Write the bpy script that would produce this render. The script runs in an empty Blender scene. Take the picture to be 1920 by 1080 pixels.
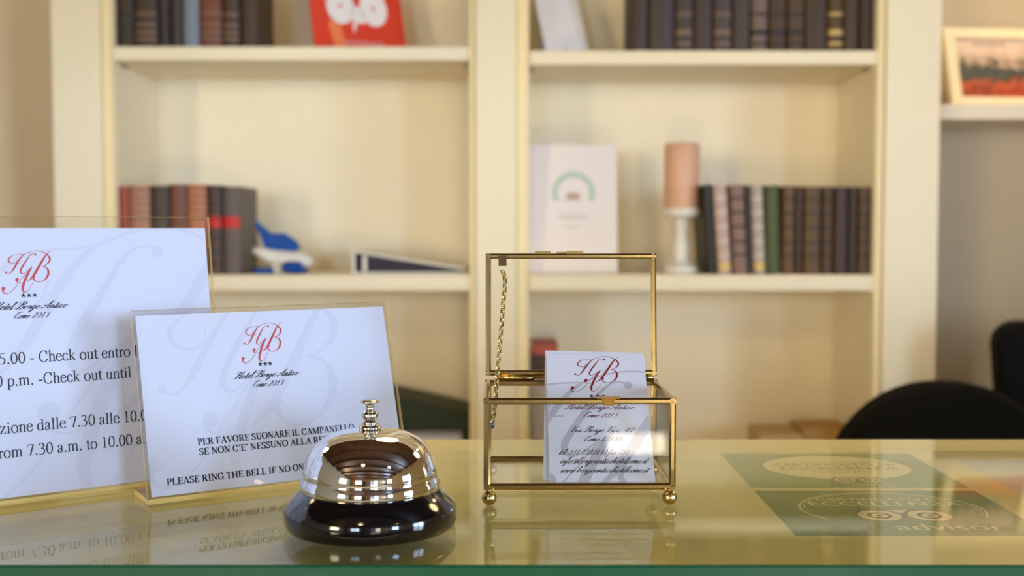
import bpy, bmesh, math, random
from mathutils import Vector, Matrix
random.seed(7)
SC = bpy.context.scene
COL = SC.collection
R = math.radians

def lin(c):
    return tuple((x / 255 / 12.92) if x <= 10 else (((x / 255) + .055) / 1.055) ** 2.4 for x in c)

# ------------------------------------------------------------------ camera, world, sun, daylight, exposure
CAM_Z = 1.2426
cd = bpy.data.cameras.new('camera')
cd.sensor_width = 36.0
cd.lens = 2190.0 / 1920.0 * 36.0
cd.clip_start = 0.02
cd.dof.use_dof = True
cd.dof.focus_distance = 0.625
cd.dof.aperture_fstop = 8.2
cd.dof.aperture_blades = 9
cam = bpy.data.objects.new('camera', cd)
COL.objects.link(cam)
cam.location = (0, 0, CAM_Z)
cam.rotation_euler = (R(90 - 2.87), 0, 0)
SC.camera = cam

W = bpy.data.worlds.new('sky')
SC.world = W
W.use_nodes = True
bg = W.node_tree.nodes['Background']
bg.inputs['Color'].default_value = (.62, .78, 1.0, 1)
bg.inputs['Strength'].default_value = 1.2

def light(name, kind, loc, direction, energy, color, **kw):
    l = bpy.data.lights.new(name, kind)
    l.energy = energy
    l.color = color
    for k, v in kw.items():
        setattr(l, k, v)
    o = bpy.data.objects.new(name, l)
    COL.objects.link(o)
    o.location = loc
    o.rotation_euler = Vector(direction).to_track_quat('-Z', 'Y').to_euler()
    return o

DAY = (.74, .84, 1.0)
light('sun', 'SUN', (0, -8, 6), (.7, -.15, -.7), 90.0, (1, .94, .86), angle=R(.6))
# daylight coming in through the window in the right wall, the door and the window behind the camera
light('window_daylight_side', 'AREA', (3.32, -3.65, 1.48), (-1, 0, 0), 280.0, (.44, .67, 1.0), shape='RECTANGLE', size=1.1, size_y=1.15)
light('window_daylight_near', 'AREA', (3.32, -.62, 1.48), (-1, 0, 0), 98.0, (.54, .75, 1.0), shape='RECTANGLE', size=.95, size_y=1.15)
light('window_daylight_rear', 'AREA', (-1.25, -4.72, 1.5), (0, 1, 0), 75.0, (.6, .82, 1.0), shape='RECTANGLE', size=1.0, size_y=1.25)
light('door_daylight', 'AREA', (1.48, -4.72, 1.35), (0, 1, 0), 36.0, (1, .88, .66), shape='RECTANGLE', size=.56, size_y=1.5)
# warm fill light, added unseen on the left wall of the guests' side
light('wall_fill_light', 'AREA', (-2.44, -2.4, 1.55), (1, 0, 0), 85.0, (1, .79, .48), shape='RECTANGLE', size=1.1, size_y=1.1)

vs = SC.view_settings
vs.view_transform = 'Standard'
vs.look = 'None'
vs.gamma = 1
vs.use_curve_mapping = False
vs.exposure = 0.07
SC.cycles.transparent_max_bounces = 40
SC.cycles.max_bounces = 14
SC.cycles.diffuse_bounces = 6
SC.cycles.glossy_bounces = 8

# ------------------------------------------------------------------ materials
def nodes(name):
    m = bpy.data.materials.new(name)
    m.use_nodes = True
    return m, m.node_tree, m.node_tree.nodes['Principled BSDF']

def mat(name, rgb, rough=.5, metal=0.0, coat=0.0, spec=.5, vary=0.0, scale=40.0, bump=0.0, trans=0.0, emit=None):
    m, nt, p = nodes(name)
    c = lin(rgb)
    p.inputs['Base Color'].default_value = (*c, 1)
    p.inputs['Roughness'].default_value = rough
    p.inputs['Metallic'].default_value = metal
    p.inputs['Coat Weight'].default_value = coat
    p.inputs['Specular IOR Level'].default_value = spec
    p.inputs['Subsurface Weight'].default_value = 0
    if vary or bump:
        tc = nt.nodes.new('ShaderNodeTexCoord')
        n = nt.nodes.new('ShaderNodeTexNoise')
        n.inputs['Scale'].default_value = scale
        n.inputs['Detail'].default_value = 5
        nt.links.new(tc.outputs['Object'], n.inputs['Vector'])
        if vary:
            mx = nt.nodes.new('ShaderNodeMix')
            mx.data_type = 'RGBA'
            mx.inputs['A'].default_value = (*[x * (1 - vary) for x in c], 1)
            mx.inputs['B'].default_value = (*[min(1, x * (1 + vary)) for x in c], 1)
            nt.links.new(n.outputs['Fac'], mx.inputs['Factor'])
            nt.links.new(mx.outputs['Result'], p.inputs['Base Color'])
        if bump:
            b = nt.nodes.new('ShaderNodeBump')
            b.inputs['Strength'].default_value = bump
            b.inputs['Distance'].default_value = .001
            nt.links.new(n.outputs['Fac'], b.inputs['Height'])
            nt.links.new(b.outputs['Normal'], p.inputs['Normal'])
    return m

def clear(name, tint=(1, 1, 1), f0=.04, gain=1.0, rough=0.0):
    """thin clear sheet: see-through with Fresnel mirror reflections on either side"""
    m = bpy.data.materials.new(name)
    m.use_nodes = True
    nt = m.node_tree
    nt.nodes.clear()
    out = nt.nodes.new('ShaderNodeOutputMaterial')
    mix = nt.nodes.new('ShaderNodeMixShader')
    tr = nt.nodes.new('ShaderNodeBsdfTransparent')
    tr.inputs['Color'].default_value = (*tint, 1)
    gl = nt.nodes.new('ShaderNodeBsdfGlossy')
    gl.inputs['Roughness'].default_value = rough
    g = nt.nodes.new('ShaderNodeNewGeometry')
    def math_(op, a, b=None):
        n = nt.nodes.new('ShaderNodeMath')
        n.operation = op
        for i, v in enumerate((a, b)):
            if v is None:
                continue
            if isinstance(v, (int, float)):
                n.inputs[i].default_value = v
            else:
                nt.links.new(v, n.inputs[i])
        return n.outputs[0]
    d = nt.nodes.new('ShaderNodeVectorMath')
    d.operation = 'DOT_PRODUCT'
    nt.links.new(g.outputs['Normal'], d.inputs[0])
    nt.links.new(g.outputs['Incoming'], d.inputs[1])
    c = math_('ABSOLUTE', d.outputs['Value'])
    k = math_('POWER', math_('SUBTRACT', 1.0, c), 5.0)
    f = math_('MULTIPLY', math_('ADD', math_('MULTIPLY', k, (1 - f0)), f0), gain)
    nt.links.new(f, mix.inputs[0])
    nt.links.new(tr.outputs[0], mix.inputs[1])
    nt.links.new(gl.outputs[0], mix.inputs[2])
    nt.links.new(mix.outputs[0], out.inputs[0])
    return m

def wood(name, c0, c1, scale=2.0, axis=0, rough=.45):
    m, nt, p = nodes(name)
    tc = nt.nodes.new('ShaderNodeTexCoord')
    mp = nt.nodes.new('ShaderNodeMapping')
    s = [14, 14, 14]
    s[axis] = .8
    mp.inputs['Scale'].default_value = s
    n = nt.nodes.new('ShaderNodeTexNoise')
    n.inputs['Scale'].default_value = scale
    n.inputs['Detail'].default_value = 6
    r = nt.nodes.new('ShaderNodeValToRGB')
    r.color_ramp.elements[0].color = (*lin(c0), 1)
    r.color_ramp.elements[1].color = (*lin(c1), 1)
    r.color_ramp.elements[0].position = .3
    r.color_ramp.elements[1].position = .7
    nt.links.new(tc.outputs['Object'], mp.inputs['Vector'])
    nt.links.new(mp.outputs['Vector'], n.inputs['Vector'])
    nt.links.new(n.outputs['Fac'], r.inputs['Fac'])
    nt.links.new(r.outputs['Color'], p.inputs['Base Color'])
    p.inputs['Roughness'].default_value = rough
    return m

M = {}
M['paint'] = mat('cream_paint', (243, 233, 208), .38, vary=.02, scale=9)
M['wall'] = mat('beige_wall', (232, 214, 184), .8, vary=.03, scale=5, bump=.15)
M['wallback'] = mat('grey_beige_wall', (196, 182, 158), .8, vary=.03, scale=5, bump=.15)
M['wallfront'] = wood('panelled_front_wall', (104, 74, 40), (150, 112, 64), 2, 2, .5)
M['wallgrey'] = mat('warm_grey_wall', (160, 142, 112), .8, vary=.03, scale=5, bump=.15)
M['floor'] = mat('stone_floor', (176, 160, 138), .35, vary=.12, scale=6)
M['ceil'] = wood('dark_wood_ceiling', (46, 28, 16), (92, 58, 34), 3, 1, .5)
M['trim'] = wood('dark_wood_trim', (58, 36, 22), (90, 58, 36), 3, 2)
M['glass'] = clear('window_glass')
M['boxglass'] = clear('box_glass', (.985, .99, .985))
M['acrylic'] = clear('clear_acrylic', (.985, .985, .985), .045)
M['countertop'] = clear('counter_glass', (.955, .98, .92), .04, gain=.88)
M['glassedge'] = mat('green_glass_edge', (13, 76, 50), .12, coat=.4, vary=.08, scale=3)
M['laminate'] = mat('cream_laminate', (233, 216, 154), .4, vary=.03, scale=20)
M['strip'] = mat('pale_yellow_paint', (246, 230, 184), .35, vary=.02, scale=9)
M['white'] = mat('white_lacquer', (236, 233, 228), .4)
M['paper'] = mat('white_paper', (205, 209, 230), .75)
M['card'] = mat('white_card', (198, 203, 224), .45, spec=.4)
M['ink'] = mat('black_ink', (22, 22, 34), .6)
M['redink'] = mat('faded_red_ink', (190, 62, 62), .6)
M['crimson'] = mat('crimson_ink', (126, 10, 28), .5)
M['darkred'] = mat('dark_red_ink', (92, 18, 40), .5)
M['pale'] = mat('pale_grey_ink', (199, 202, 223), .75)
M['grey'] = mat('grey_ink', (166, 170, 190), .5)
M['chrome'] = mat('chrome', (232, 230, 226), .03, 1.0)
M['steel'] = mat('polished_nickel', (192, 189, 180), .1, 1.0)
M['blackgloss'] = mat('black_lacquer', (8, 8, 11), .1, coat=.6)
M['gold'] = mat('brushed_brass', (188, 160, 102), .2, 1.0, vary=.1, scale=300)
M['golddark'] = mat('aged_brass', (150, 112, 52), .3, 1.0, vary=.15, scale=300)
M['pearl'] = mat('pale_brass', (190, 168, 112), .26, 1.0)
M['black'] = mat('black_fabric', (11, 9, 7), .95, spec=.15, bump=.3, scale=900)
M['leather'] = mat('black_leather', (9, 7, 5), .8, spec=.2, bump=.3, scale=500)
M['plastic'] = mat('black_plastic', (20, 20, 20), .4)

def edge_material():
    m, nt, p = nodes('acrylic_edge')
    out = nt.nodes['Material Output']
    p.inputs['Base Color'].default_value = (*lin((214, 200, 164)), 1)
    p.inputs['Roughness'].default_value = .12
    tr = nt.nodes.new('ShaderNodeBsdfTransparent')
    tr.inputs['Color'].default_value = (.94, .92, .88, 1)
    tl = nt.nodes.new('ShaderNodeBsdfTranslucent')
    tl.inputs['Color'].default_value = (*lin((236, 220, 178)), 1)
    m1 = nt.nodes.new('ShaderNodeMixShader')
    m1.inputs[0].default_value = .35
    m2 = nt.nodes.new('ShaderNodeMixShader')
    m2.inputs[0].default_value = .55
    nt.links.new(p.outputs[0], m1.inputs[1])
    nt.links.new(tl.outputs[0], m1.inputs[2])
    nt.links.new(m1.outputs[0], m2.inputs[1])
    nt.links.new(tr.outputs[0], m2.inputs[2])
    nt.links.new(m2.outputs[0], out.inputs[0])
    return m
M['edge'] = edge_material()
M['bend'] = mat('golden_acrylic_bend', (216, 190, 118), .18, coat=.5)

# ------------------------------------------------------------------ mesh helpers
class MB:
    def __init__(self):
        self.v, self.f, self.m, self.s = [], [], [], []
    def add(self, verts, faces, mi=0, smooth=False):
        b = len(self.v)
        self.v += [tuple(x) for x in verts]
        for f in faces:
            self.f.append([b + i for i in f])
            self.m.append(mi)
            self.s.append(smooth)
    def box(self, x0, x1, y0, y1, z0, z1, mi=0, T=None):
        vs_ = [(x, y, z) for x in (x0, x1) for y in (y0, y1) for z in (z0, z1)]
        if T is not None:
            vs_ = [T @ Vector(v) for v in vs_]
        self.add(vs_, [(0, 1, 3, 2), (4, 6, 7, 5), (0, 4, 5, 1), (2, 3, 7, 6), (0, 2, 6, 4), (1, 5, 7, 3)], mi)
    def bar(self, a, b, w, d=None, up=(0, 0, 1), mi=0, ext=0.0):
        """square bar with chamfered corners between two points"""
        a, b = Vector(a), Vector(b)
        d = d or w
        z = (b - a).normalized()
        u = Vector(up)
        x = z.cross(u)
        if x.length < 1e-5:
            x = z.cross(Vector((1, 0, 0)))
        x.normalize()
        y = x.cross(z)
        a = a - z * ext
        b = b + z * ext
        c = .28
        pr = [(-1 + 2 * c, -1), (1 - 2 * c, -1), (1, -1 + 2 * c), (1, 1 - 2 * c), (1 - 2 * c, 1), (-1 + 2 * c, 1), (-1, 1 - 2 * c), (-1, -1 + 2 * c)]
        n = len(pr)
        vs_ = [p + x * (i * w / 2) + y * (j * d / 2) for p in (a, b) for i, j in pr]
        self.add(vs_, [(i, (i + 1) % n, n + (i + 1) % n, n + i) for i in range(n)] + [tuple(range(n - 1, -1, -1)), tuple(range(n, 2 * n))], mi)
    def lathe(self, prof, seg=48, mi=0, c=(0, 0, 0), T=None):
        vs_, fs = [], []
        for r, z in prof:
            for k in range(seg):
                a = 2 * math.pi * k / seg
                vs_.append((c[0] + r * math.cos(a), c[1] + r * math.sin(a), c[2] + z))
        for i in range(len(prof) - 1):
            for k in range(seg):
                k2 = (k + 1) % seg
                fs.append((i * seg + k, i * seg + k2, (i + 1) * seg + k2, (i + 1) * seg + k))
        if T is not None:
            vs_ = [T @ Vector(v) for v in vs_]
        self.add(vs_, fs, mi, True)
        if prof[0][0] > 1e-6:
            self.add(vs_[:seg], [tuple(range(seg - 1, -1, -1))], mi)
        if prof[-1][0] > 1e-6:
            self.add(vs_[-seg:], [tuple(range(seg))], mi)
    def ball(self, c, r, seg=20, ring=12, mi=0, sc=(1, 1, 1)):
        vs_, fs = [], []
        for i in range(ring + 1):
            t = math.pi * i / ring
            for k in range(seg):
                a = 2 * math.pi * k / seg
                vs_.append((c[0] + r * sc[0] * math.sin(t) * math.cos(a), c[1] + r * sc[1] * math.sin(t) * math.sin(a), c[2] - r * sc[2] * math.cos(t)))
        for i in range(ring):
            for k in range(seg):
                k2 = (k + 1) % seg
                fs.append((i * seg + k, i * seg + k2, (i + 1) * seg + k2, (i + 1) * seg + k))
        self.add(vs_, fs, mi, True)
    def tube(self, pts, r, seg=10, mi=0, closed=False):
        pts = [Vector(p) for p in pts]
        n = len(pts)
        rad = r if isinstance(r, (list, tuple)) else [r] * n
        vs_, fs = [], []
        prev = None
        for i, p in enumerate(pts):
            if closed:
                t = pts[(i + 1) % n] - pts[i - 1]
            else:
                t = pts[min(n - 1, i + 1)] - pts[max(0, i - 1)]
            t.normalize()
            if prev is None:
                u = t.cross(Vector((0, 0, 1)))
                if u.length < 1e-4:
                    u = t.cross(Vector((1, 0, 0)))
            else:
                u = prev - t * prev.dot(t)
            u.normalize()
            prev = u
            w = t.cross(u)
            for k in range(seg):
                a = 2 * math.pi * k / seg
                vs_.append(p + (u * math.cos(a) + w * math.sin(a)) * rad[i])
        m = n if closed else n - 1
        for i in range(m):
            j = (i + 1) % n
            for k in range(seg):
                k2 = (k + 1) % seg
                fs.append((i * seg + k, i * seg + k2, j * seg + k2, j * seg + k))
        if not closed:
            fs += [tuple(range(seg - 1, -1, -1)), tuple(range((n - 1) * seg, n * seg))]
        self.add(vs_, fs, mi, True)
    def prism(self, poly, y0, y1, mi=0, T=None):
        """polygon in x,z pushed from y0 to y1"""
        n = len(poly)
        vs_ = [(x, y, z) for y in (y0, y1) for x, z in poly]
        if T is not None:
            vs_ = [T @ Vector(v) for v in vs_]
        self.add(vs_, [tuple(range(n)), tuple(range(2 * n - 1, n - 1, -1))] + [(i, n + i, n + (i + 1) % n, (i + 1) % n) for i in range(n)], mi)
    def build(self, name, mats, parent=None, bevel=0.0, bseg=2, loc=None):
        me = bpy.data.meshes.new(name)
        me.from_pydata(self.v, [], self.f)
        for m in (mats if isinstance(mats, (list, tuple)) else [mats]):
            me.materials.append(M[m] if isinstance(m, str) else m)
        me.polygons.foreach_set('material_index', self.m)
        me.polygons.foreach_set('use_smooth', self.s)
        bm = bmesh.new()
        bm.from_mesh(me)
        bmesh.ops.remove_doubles(bm, verts=bm.verts, dist=1e-7)
        bmesh.ops.recalc_face_normals(bm, faces=bm.faces)
        bm.to_mesh(me)
        bm.free()
        me.update()
        o = bpy.data.objects.new(name, me)
        COL.objects.link(o)
        if parent is not None:
            o.parent = parent
        if loc is not None:
            o.location = loc
        if bevel:
            b = o.modifiers.new('bevel', 'BEVEL')
            b.width = bevel
            b.segments = bseg
            b.limit_method = 'ANGLE'
            b.angle_limit = R(40)
        return o

def tag(o, label, cat, group=None):
    o['label'] = label
    o['category'] = cat
    if group:
        o['group'] = group
    return o

def thing(name, label, cat, loc=(0, 0, 0), rz=0.0, group=None):
    o = bpy.data.objects.new(name, None)
    o.empty_display_size = .02
    COL.objects.link(o)
    o.location = loc
    o.rotation_euler = (0, 0, rz)
    return tag(o, label, cat, group)

def struct(o):
    o['kind'] = 'structure'
    return o

PITCH = R(2.87)
def P(px, py, Y):
    """point of the place that stands at depth Y and is seen at pixel px, py of the 1920 x 1080 photograph"""
    a, b = (px - 960) / 2190, (540 - py) / 2190
    d = Vector((a, math.cos(PITCH) + b * math.sin(PITCH), -math.sin(PITCH) + b * math.cos(PITCH)))
    return Vector((0, 0, CAM_Z)) + d * (Y / d.y)

# ------------------------------------------------------------------ lettering: strokes with a contrast of thick and thin
def smooth_pts(pts, n=6):
    if len(pts) < 3:
        return [tuple(map(float, p)) for p in pts]
    out = []
    dim = len(pts[0])
    for i in range(len(pts) - 1):
        p0, p1, p2, p3 = pts[max(0, i - 1)], pts[i], pts[i + 1], pts[min(len(pts) - 1, i + 2)]
        for k in range(n):
            t = k / n
            out.append(tuple(.5 * (2 * p1[d] + (p2[d] - p0[d]) * t + (2 * p0[d] - 5 * p1[d] + 4 * p2[d] - p3[d]) * t * t
                                   + (3 * p1[d] - p0[d] - 3 * p2[d] + p3[d]) * t ** 3) for d in range(dim)))
    out.append(tuple(map(float, pts[-1])))
    return out

def ell(cx, cy, rx, ry, n=14):
    return [(cx + rx * math.sin(2 * math.pi * i / n), cy + ry * math.cos(2 * math.pi * i / n)) for i in range(n + 1)]

# serif face: 's' thick, 't' thin, 'c' curve whose width follows its direction, 'd' dot
SER = {
 'I': (.36, [('s', (.18, 0), (.18, .66)), ('t', (.06, .01), (.30, .01)), ('t', (.06, .65), (.30, .65))]),
 'L': (.60, [('s', (.17, 0), (.17, .66)), ('t', (.04, .01), (.54, .01)), ('t', (.04, .65), (.30, .65)), ('t', (.53, .01), (.57, .17))]),
 'E': (.61, [('s', (.17, 0), (.17, .66)), ('t', (.04, .65), (.54, .65)), ('t', (.17, .345), (.42, .345)), ('t', (.04, .01), (.55, .01)), ('t', (.53, .65), (.55, .51)), ('t', (.41, .43), (.41, .26)), ('t', (.54, .01), (.58, .17))]),
 'F': (.57, [('s', (.17, 0), (.17, .66)), ('t', (.04, .65), (.53, .65)), ('t', (.17, .345), (.42, .345)), ('t', (.04, .01), (.30, .01)), ('t', (.52, .65), (.54, .51)), ('t', (.41, .43), (.41, .26))]),
 'P': (.58, [('s', (.17, 0), (.17, .66)), ('t', (.04, .65), (.17, .65)), ('t', (.04, .01), (.30, .01)), ('c', (.17, .65), (.34, .65), (.46, .59), (.49, .49), (.45, .37), (.34, .31), (.17, .31))]),
 'R': (.68, [('s', (.17, 0), (.17, .66)), ('t', (.04, .65), (.17, .65)), ('t', (.04, .01), (.30, .01)), ('c', (.17, .65), (.34, .65), (.45, .60), (.48, .50), (.44, .39), (.34, .34), (.17, .34)), ('s', (.31, .35), (.57, .0)), ('t', (.52, .01), (.68, .01))]),
 'A': (.69, [('t', (.35, .67), (.10, 0)), ('s', (.34, .67), (.58, 0)), ('t', (.18, .22), (.49, .22)), ('t', (.0, .01), (.21, .01)), ('t', (.44, .01), (.70, .01))]),
 'V': (.67, [('s', (.11, .66), (.36, 0)), ('t', (.59, .66), (.36, 0)), ('t', (.0, .65), (.24, .65)), ('t', (.48, .65), (.69, .65))]),
 'O': (.72, [('c',) + tuple(ell(.36, .33, .28, .335))]),
 'S': (.52, [('c', (.43, .54), (.38, .63), (.26, .67), (.12, .61), (.10, .49), (.18, .40), (.33, .31), (.43, .22), (.41, .08), (.27, -.01), (.14, .02), (.06, .13)), ('t', (.43, .67), (.44, .48)), ('t', (.06, .19), (.05, -.01))]),
 'U': (.70, [('s', (.17, .66), (.17, .18)), ('c', (.17, .20), (.21, .06), (.35, .0), (.48, .04), (.55, .16)), ('t', (.56, .15), (.56, .66)), ('t', (.04, .65), (.30, .65)), ('t', (.46, .65), (.67, .65))]),
 'N': (.72, [('t', (.14, 0), (.14, .66)), ('s', (.13, .65), (.57, .01)), ('t', (.58, 0), (.58, .66)), ('t', (.03, .01), (.25, .01)), ('t', (.01, .65), (.14, .65)), ('t', (.47, .65), (.69, .65))]),
 'M': (.90, [('t', (.14, 0), (.14, .66)), ('s', (.15, .65), (.43, .03)), ('t', (.43, .02), (.73, .66)), ('s', (.75, .66), (.75, 0)), ('t', (.03, .01), (.25, .01)), ('t', (.02, .65), (.16, .65)), ('t', (.63, .01), (.88, .01)), ('t', (.75, .65), (.88, .65))]),
 'C': (.67, [('c', (.58, .49), (.51, .62), (.38, .67), (.18, .58), (.09, .33), (.17, .09), (.36, -.01), (.51, .04), (.61, .16)), ('t', (.58, .67), (.59, .46))]),
 'G': (.72, [('c', (.58, .49), (.51, .62), (.38, .67), (.18, .58), (.09, .33), (.17, .09), (.36, -.01), (.50, .02), (.58, .06)), ('t', (.58, .67), (.59, .46)), ('s', (.58, .03), (.58, .28)), ('t', (.46, .285), (.69, .285))]),
 'T': (.62, [('s', (.31, 0), (.31, .66)), ('t', (.04, .65), (.58, .65)), ('t', (.045, .65), (.03, .49)), ('t', (.575, .65), (.59, .49)), ('t', (.18, .01), (.44, .01))]),
 'H': (.74, [('s', (.16, 0), (.16, .66)), ('s', (.58, 0), (.58, .66)), ('t', (.16, .345), (.58, .345)), ('t', (.03, .01), (.29, .01)), ('t', (.03, .65), (.29, .65)), ('t', (.45, .01), (.71, .01)), ('t', (.45, .65), (.71, .65))]),
 'B': (.63, [('s', (.17, 0), (.17, .66)), ('c', (.05, .65), (.33, .65), (.45, .59), (.45, .45), (.34, .36), (.17, .355)), ('c', (.28, .355), (.44, .33), (.52, .20), (.47, .06), (.33, .01), (.05, .01))]),
 'Z': (.61, [('t', (.06, .65), (.54, .65)), ('s', (.52, .65), (.08, .01)), ('t', (.04, .01), (.56, .01)), ('t', (.06, .65), (.05, .5)), ('t', (.55, .01), (.58, .18))]),
 "'": (.26, [('s', (.14, .66), (.14, .56)), ('t', (.15, .56), (.08, .46))]),
 'h': (.50, [('s', (.12, 0), (.12, .68)), ('c', (.12, .33), (.20, .41), (.30, .44), (.37, .38), (.385, .28)), ('s', (.385, .30), (.385, 0)), ('t', (.02, .01), (.22, .01)), ('t', (.29, .01), (.48, .01)), ('t', (.02, .65), (.12, .67))]),
 'n': (.50, [('s', (.12, 0), (.12, .44)), ('c', (.12, .33), (.20, .41), (.30, .44), (.37, .38), (.385, .28)), ('s', (.385, .30), (.385, 0)), ('t', (.02, .01), (.22, .01)), ('t', (.29, .01), (.48, .01)), ('t', (.02, .41), (.12, .43))]),
 'm': (.78, [('s', (.12, 0), (.12, .44)), ('c', (.12, .33), (.20, .41), (.29, .44), (.36, .38), (.38, .28)), ('s', (.38, .30), (.38, 0)), ('c', (.38, .33), (.46, .41), (.55, .44), (.62, .38), (.64, .28)), ('s', (.64, .30), (.64, 0)), ('t', (.02, .01), (.22, .01)), ('t', (.29, .01), (.47, .01)), ('t', (.55, .01), (.74, .01)), ('t', (.02, .41), (.12, .43))]),
 'e': (.44, [('t', (.07, .26), (.38, .26)), ('c', (.38, .26), (.36, .38), (.24, .45), (.11, .40), (.055, .22), (.11, .06), (.23, -.005), (.34, .03), (.40, .12))]),
 'c': (.43, [('c', (.36, .34), (.31, .42), (.22, .45), (.10, .38), (.055, .22), (.10, .06), (.22, -.005), (.33, .03), (.39, .12)), ('d', (.35, .35), .05)]),
 'k': (.50, [('s', (.12, 0), (.12, .68)), ('t', (.38, .43), (.15, .21)), ('s', (.21, .27), (.40, .01)), ('t', (.02, .01), (.22, .01)), ('t', (.32, .01), (.50, .01)), ('t', (.28, .435), (.46, .435)), ('t', (.02, .65), (.12, .67))]),
 'o': (.50, [('c',) + tuple(ell(.25, .22, .19, .228))]),
 'u': (.50, [('s', (.12, .44), (.12, .12)), ('c', (.12, .14), (.15, .03), (.23, .0), (.32, .04), (.38, .12)), ('s', (.38, .44), (.38, 0)), ('t', (.02, .43), (.13, .43)), ('t', (.28, .43), (.39, .43)), ('t', (.38, .01), (.48, .02))]),
 't': (.29, [('s', (.13, .56), (.13, .09)), ('c', (.13, .10), (.16, .01), (.22, .0), (.28, .05)), ('t', (.01, .43), (.27, .43))]),
 'r': (.34, [('s', (.12, 0), (.12, .44)), ('c', (.12, .32), (.18, .40), (.25, .44), (.31, .42)), ('d', (.30, .40), .05), ('t', (.02, .01), (.24, .01)), ('t', (.02, .41), (.12, .43))]),
 'l': (.28, [('s', (.14, 0), (.14, .68)), ('t', (.03, .01), (.25, .01)), ('t', (.03, .65), (.14, .67))]),
 'i': (.28, [('s', (.14, 0), (.14, .44)), ('d', (.14, .60), .06), ('t', (.03, .01), (.25, .01)), ('t', (.03, .41), (.14, .43))]),
 'p': (.50, [('s', (.12, -.21), (.12, .44)), ('c', (.12, .35), (.20, .43), (.29, .45), (.41, .37), (.44, .21), (.38, .05), (.27, -.005), (.12, .07)), ('t', (.02, -.20), (.23, -.20)), ('t', (.02, .41), (.12, .43))]),
 'd': (.50, [('s', (.37, 0), (.37, .68)), ('c', (.37, .37), (.29, .44), (.20, .44), (.09, .36), (.055, .21), (.10, .05), (.20, -.005), (.30, .03), (.37, .09)), ('t', (.37, .01), (.48, .02)), ('t', (.27, .65), (.37, .67))]),
 'b': (.50, [('s', (.12, 0), (.12, .68)), ('c', (.12, .35), (.20, .43), (.29, .45), (.41, .37), (.44, .21), (.38, .05), (.27, -.005), (.12, .07)), ('t', (.02, .65), (.12, .67))]),
 'z': (.44, [('t', (.05, .43), (.37, .43)), ('s', (.36, .43), (.06, .01)), ('t', (.04, .01), (.38, .01)), ('t', (.055, .43), (.045, .32)), ('t', (.375, .01), (.40, .13))]),
 'a': (.44, [('c', (.08, .33), (.12, .42), (.20, .45), (.29, .41), (.305, .30)), ('s', (.305, .31), (.305, .06)), ('c', (.305, .27), (.17, .21), (.07, .13), (.09, .02), (.18, .0), (.305, .09)), ('t', (.305, .04), (.41, .03)), ('d', (.09, .33), .045)]),
 'f': (.33, [('s', (.14, 0), (.14, .52)), ('c', (.14, .50), (.16, .62), (.24, .68), (.33, .64)), ('t', (.02, .43), (.30, .43)), ('t', (.03, .01), (.27, .01))]),
 's': (.39, [('c', (.31, .34), (.27, .42), (.19, .45), (.10, .41), (.09, .33), (.17, .26), (.28, .19), (.31, .10), (.25, .01), (.16, -.005), (.05, .09)), ('t', (.31, .44), (.32, .32)), ('t', (.05, .13), (.05, 0))]),
 '0': (.50, [('c',) + tuple(ell(.25, .33, .18, .335))]),
 '1': (.50, [('s', (.26, 0), (.26, .66)), ('t', (.12, .57), (.26, .66)), ('t', (.13, .01), (.40, .01))]),
 '2': (.50, [('c', (.06, .50), (.13, .63), (.25, .67), (.38, .60), (.39, .46), (.27, .28), (.05, .03)), ('t', (.04, .02), (.42, .02)), ('t', (.42, .02), (.46, .14))]),
 '3': (.50, [('c', (.07, .55), (.15, .65), (.26, .66), (.36, .57), (.33, .43), (.18, .36)), ('c', (.18, .36), (.34, .33), (.40, .19), (.33, .05), (.19, .0), (.06, .05))]),
 '4': (.50, [('s', (.34, .0), (.34, .66)), ('t', (.34, .66), (.03, .19)), ('t', (.03, .18), (.47, .18))]),
 '5': (.50, [('t', (.17, .64), (.43, .64)), ('t', (.17, .64), (.11, .38)), ('c', (.11, .38), (.27, .38), (.38, .27), (.37, .11), (.26, .01), (.06, .02))]),
 '7': (.50, [('t', (.06, .64), (.45, .64)), ('s', (.43, .64), (.21, 0)), ('t', (.06, .64), (.04, .50))]),
 '8': (.50, [('c',) + tuple(ell(.25, .50, .14, .16)), ('c',) + tuple(ell(.25, .17, .18, .175))]),
 '.': (.25, [('d', (.12, .04), .06)]),
 ',': (.25, [('d', (.12, .04), .06), ('t', (.15, .02), (.08, -.12))]),
 '-': (.33, [('s', (.05, .215), (.29, .215))]),
 ' ': (.25, []),
}
BOWL = ('c', (.31, .27), (.21, .32), (.09, .25), (.05, .10), (.12, .0), (.22, .07), (.31, .29))
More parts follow.
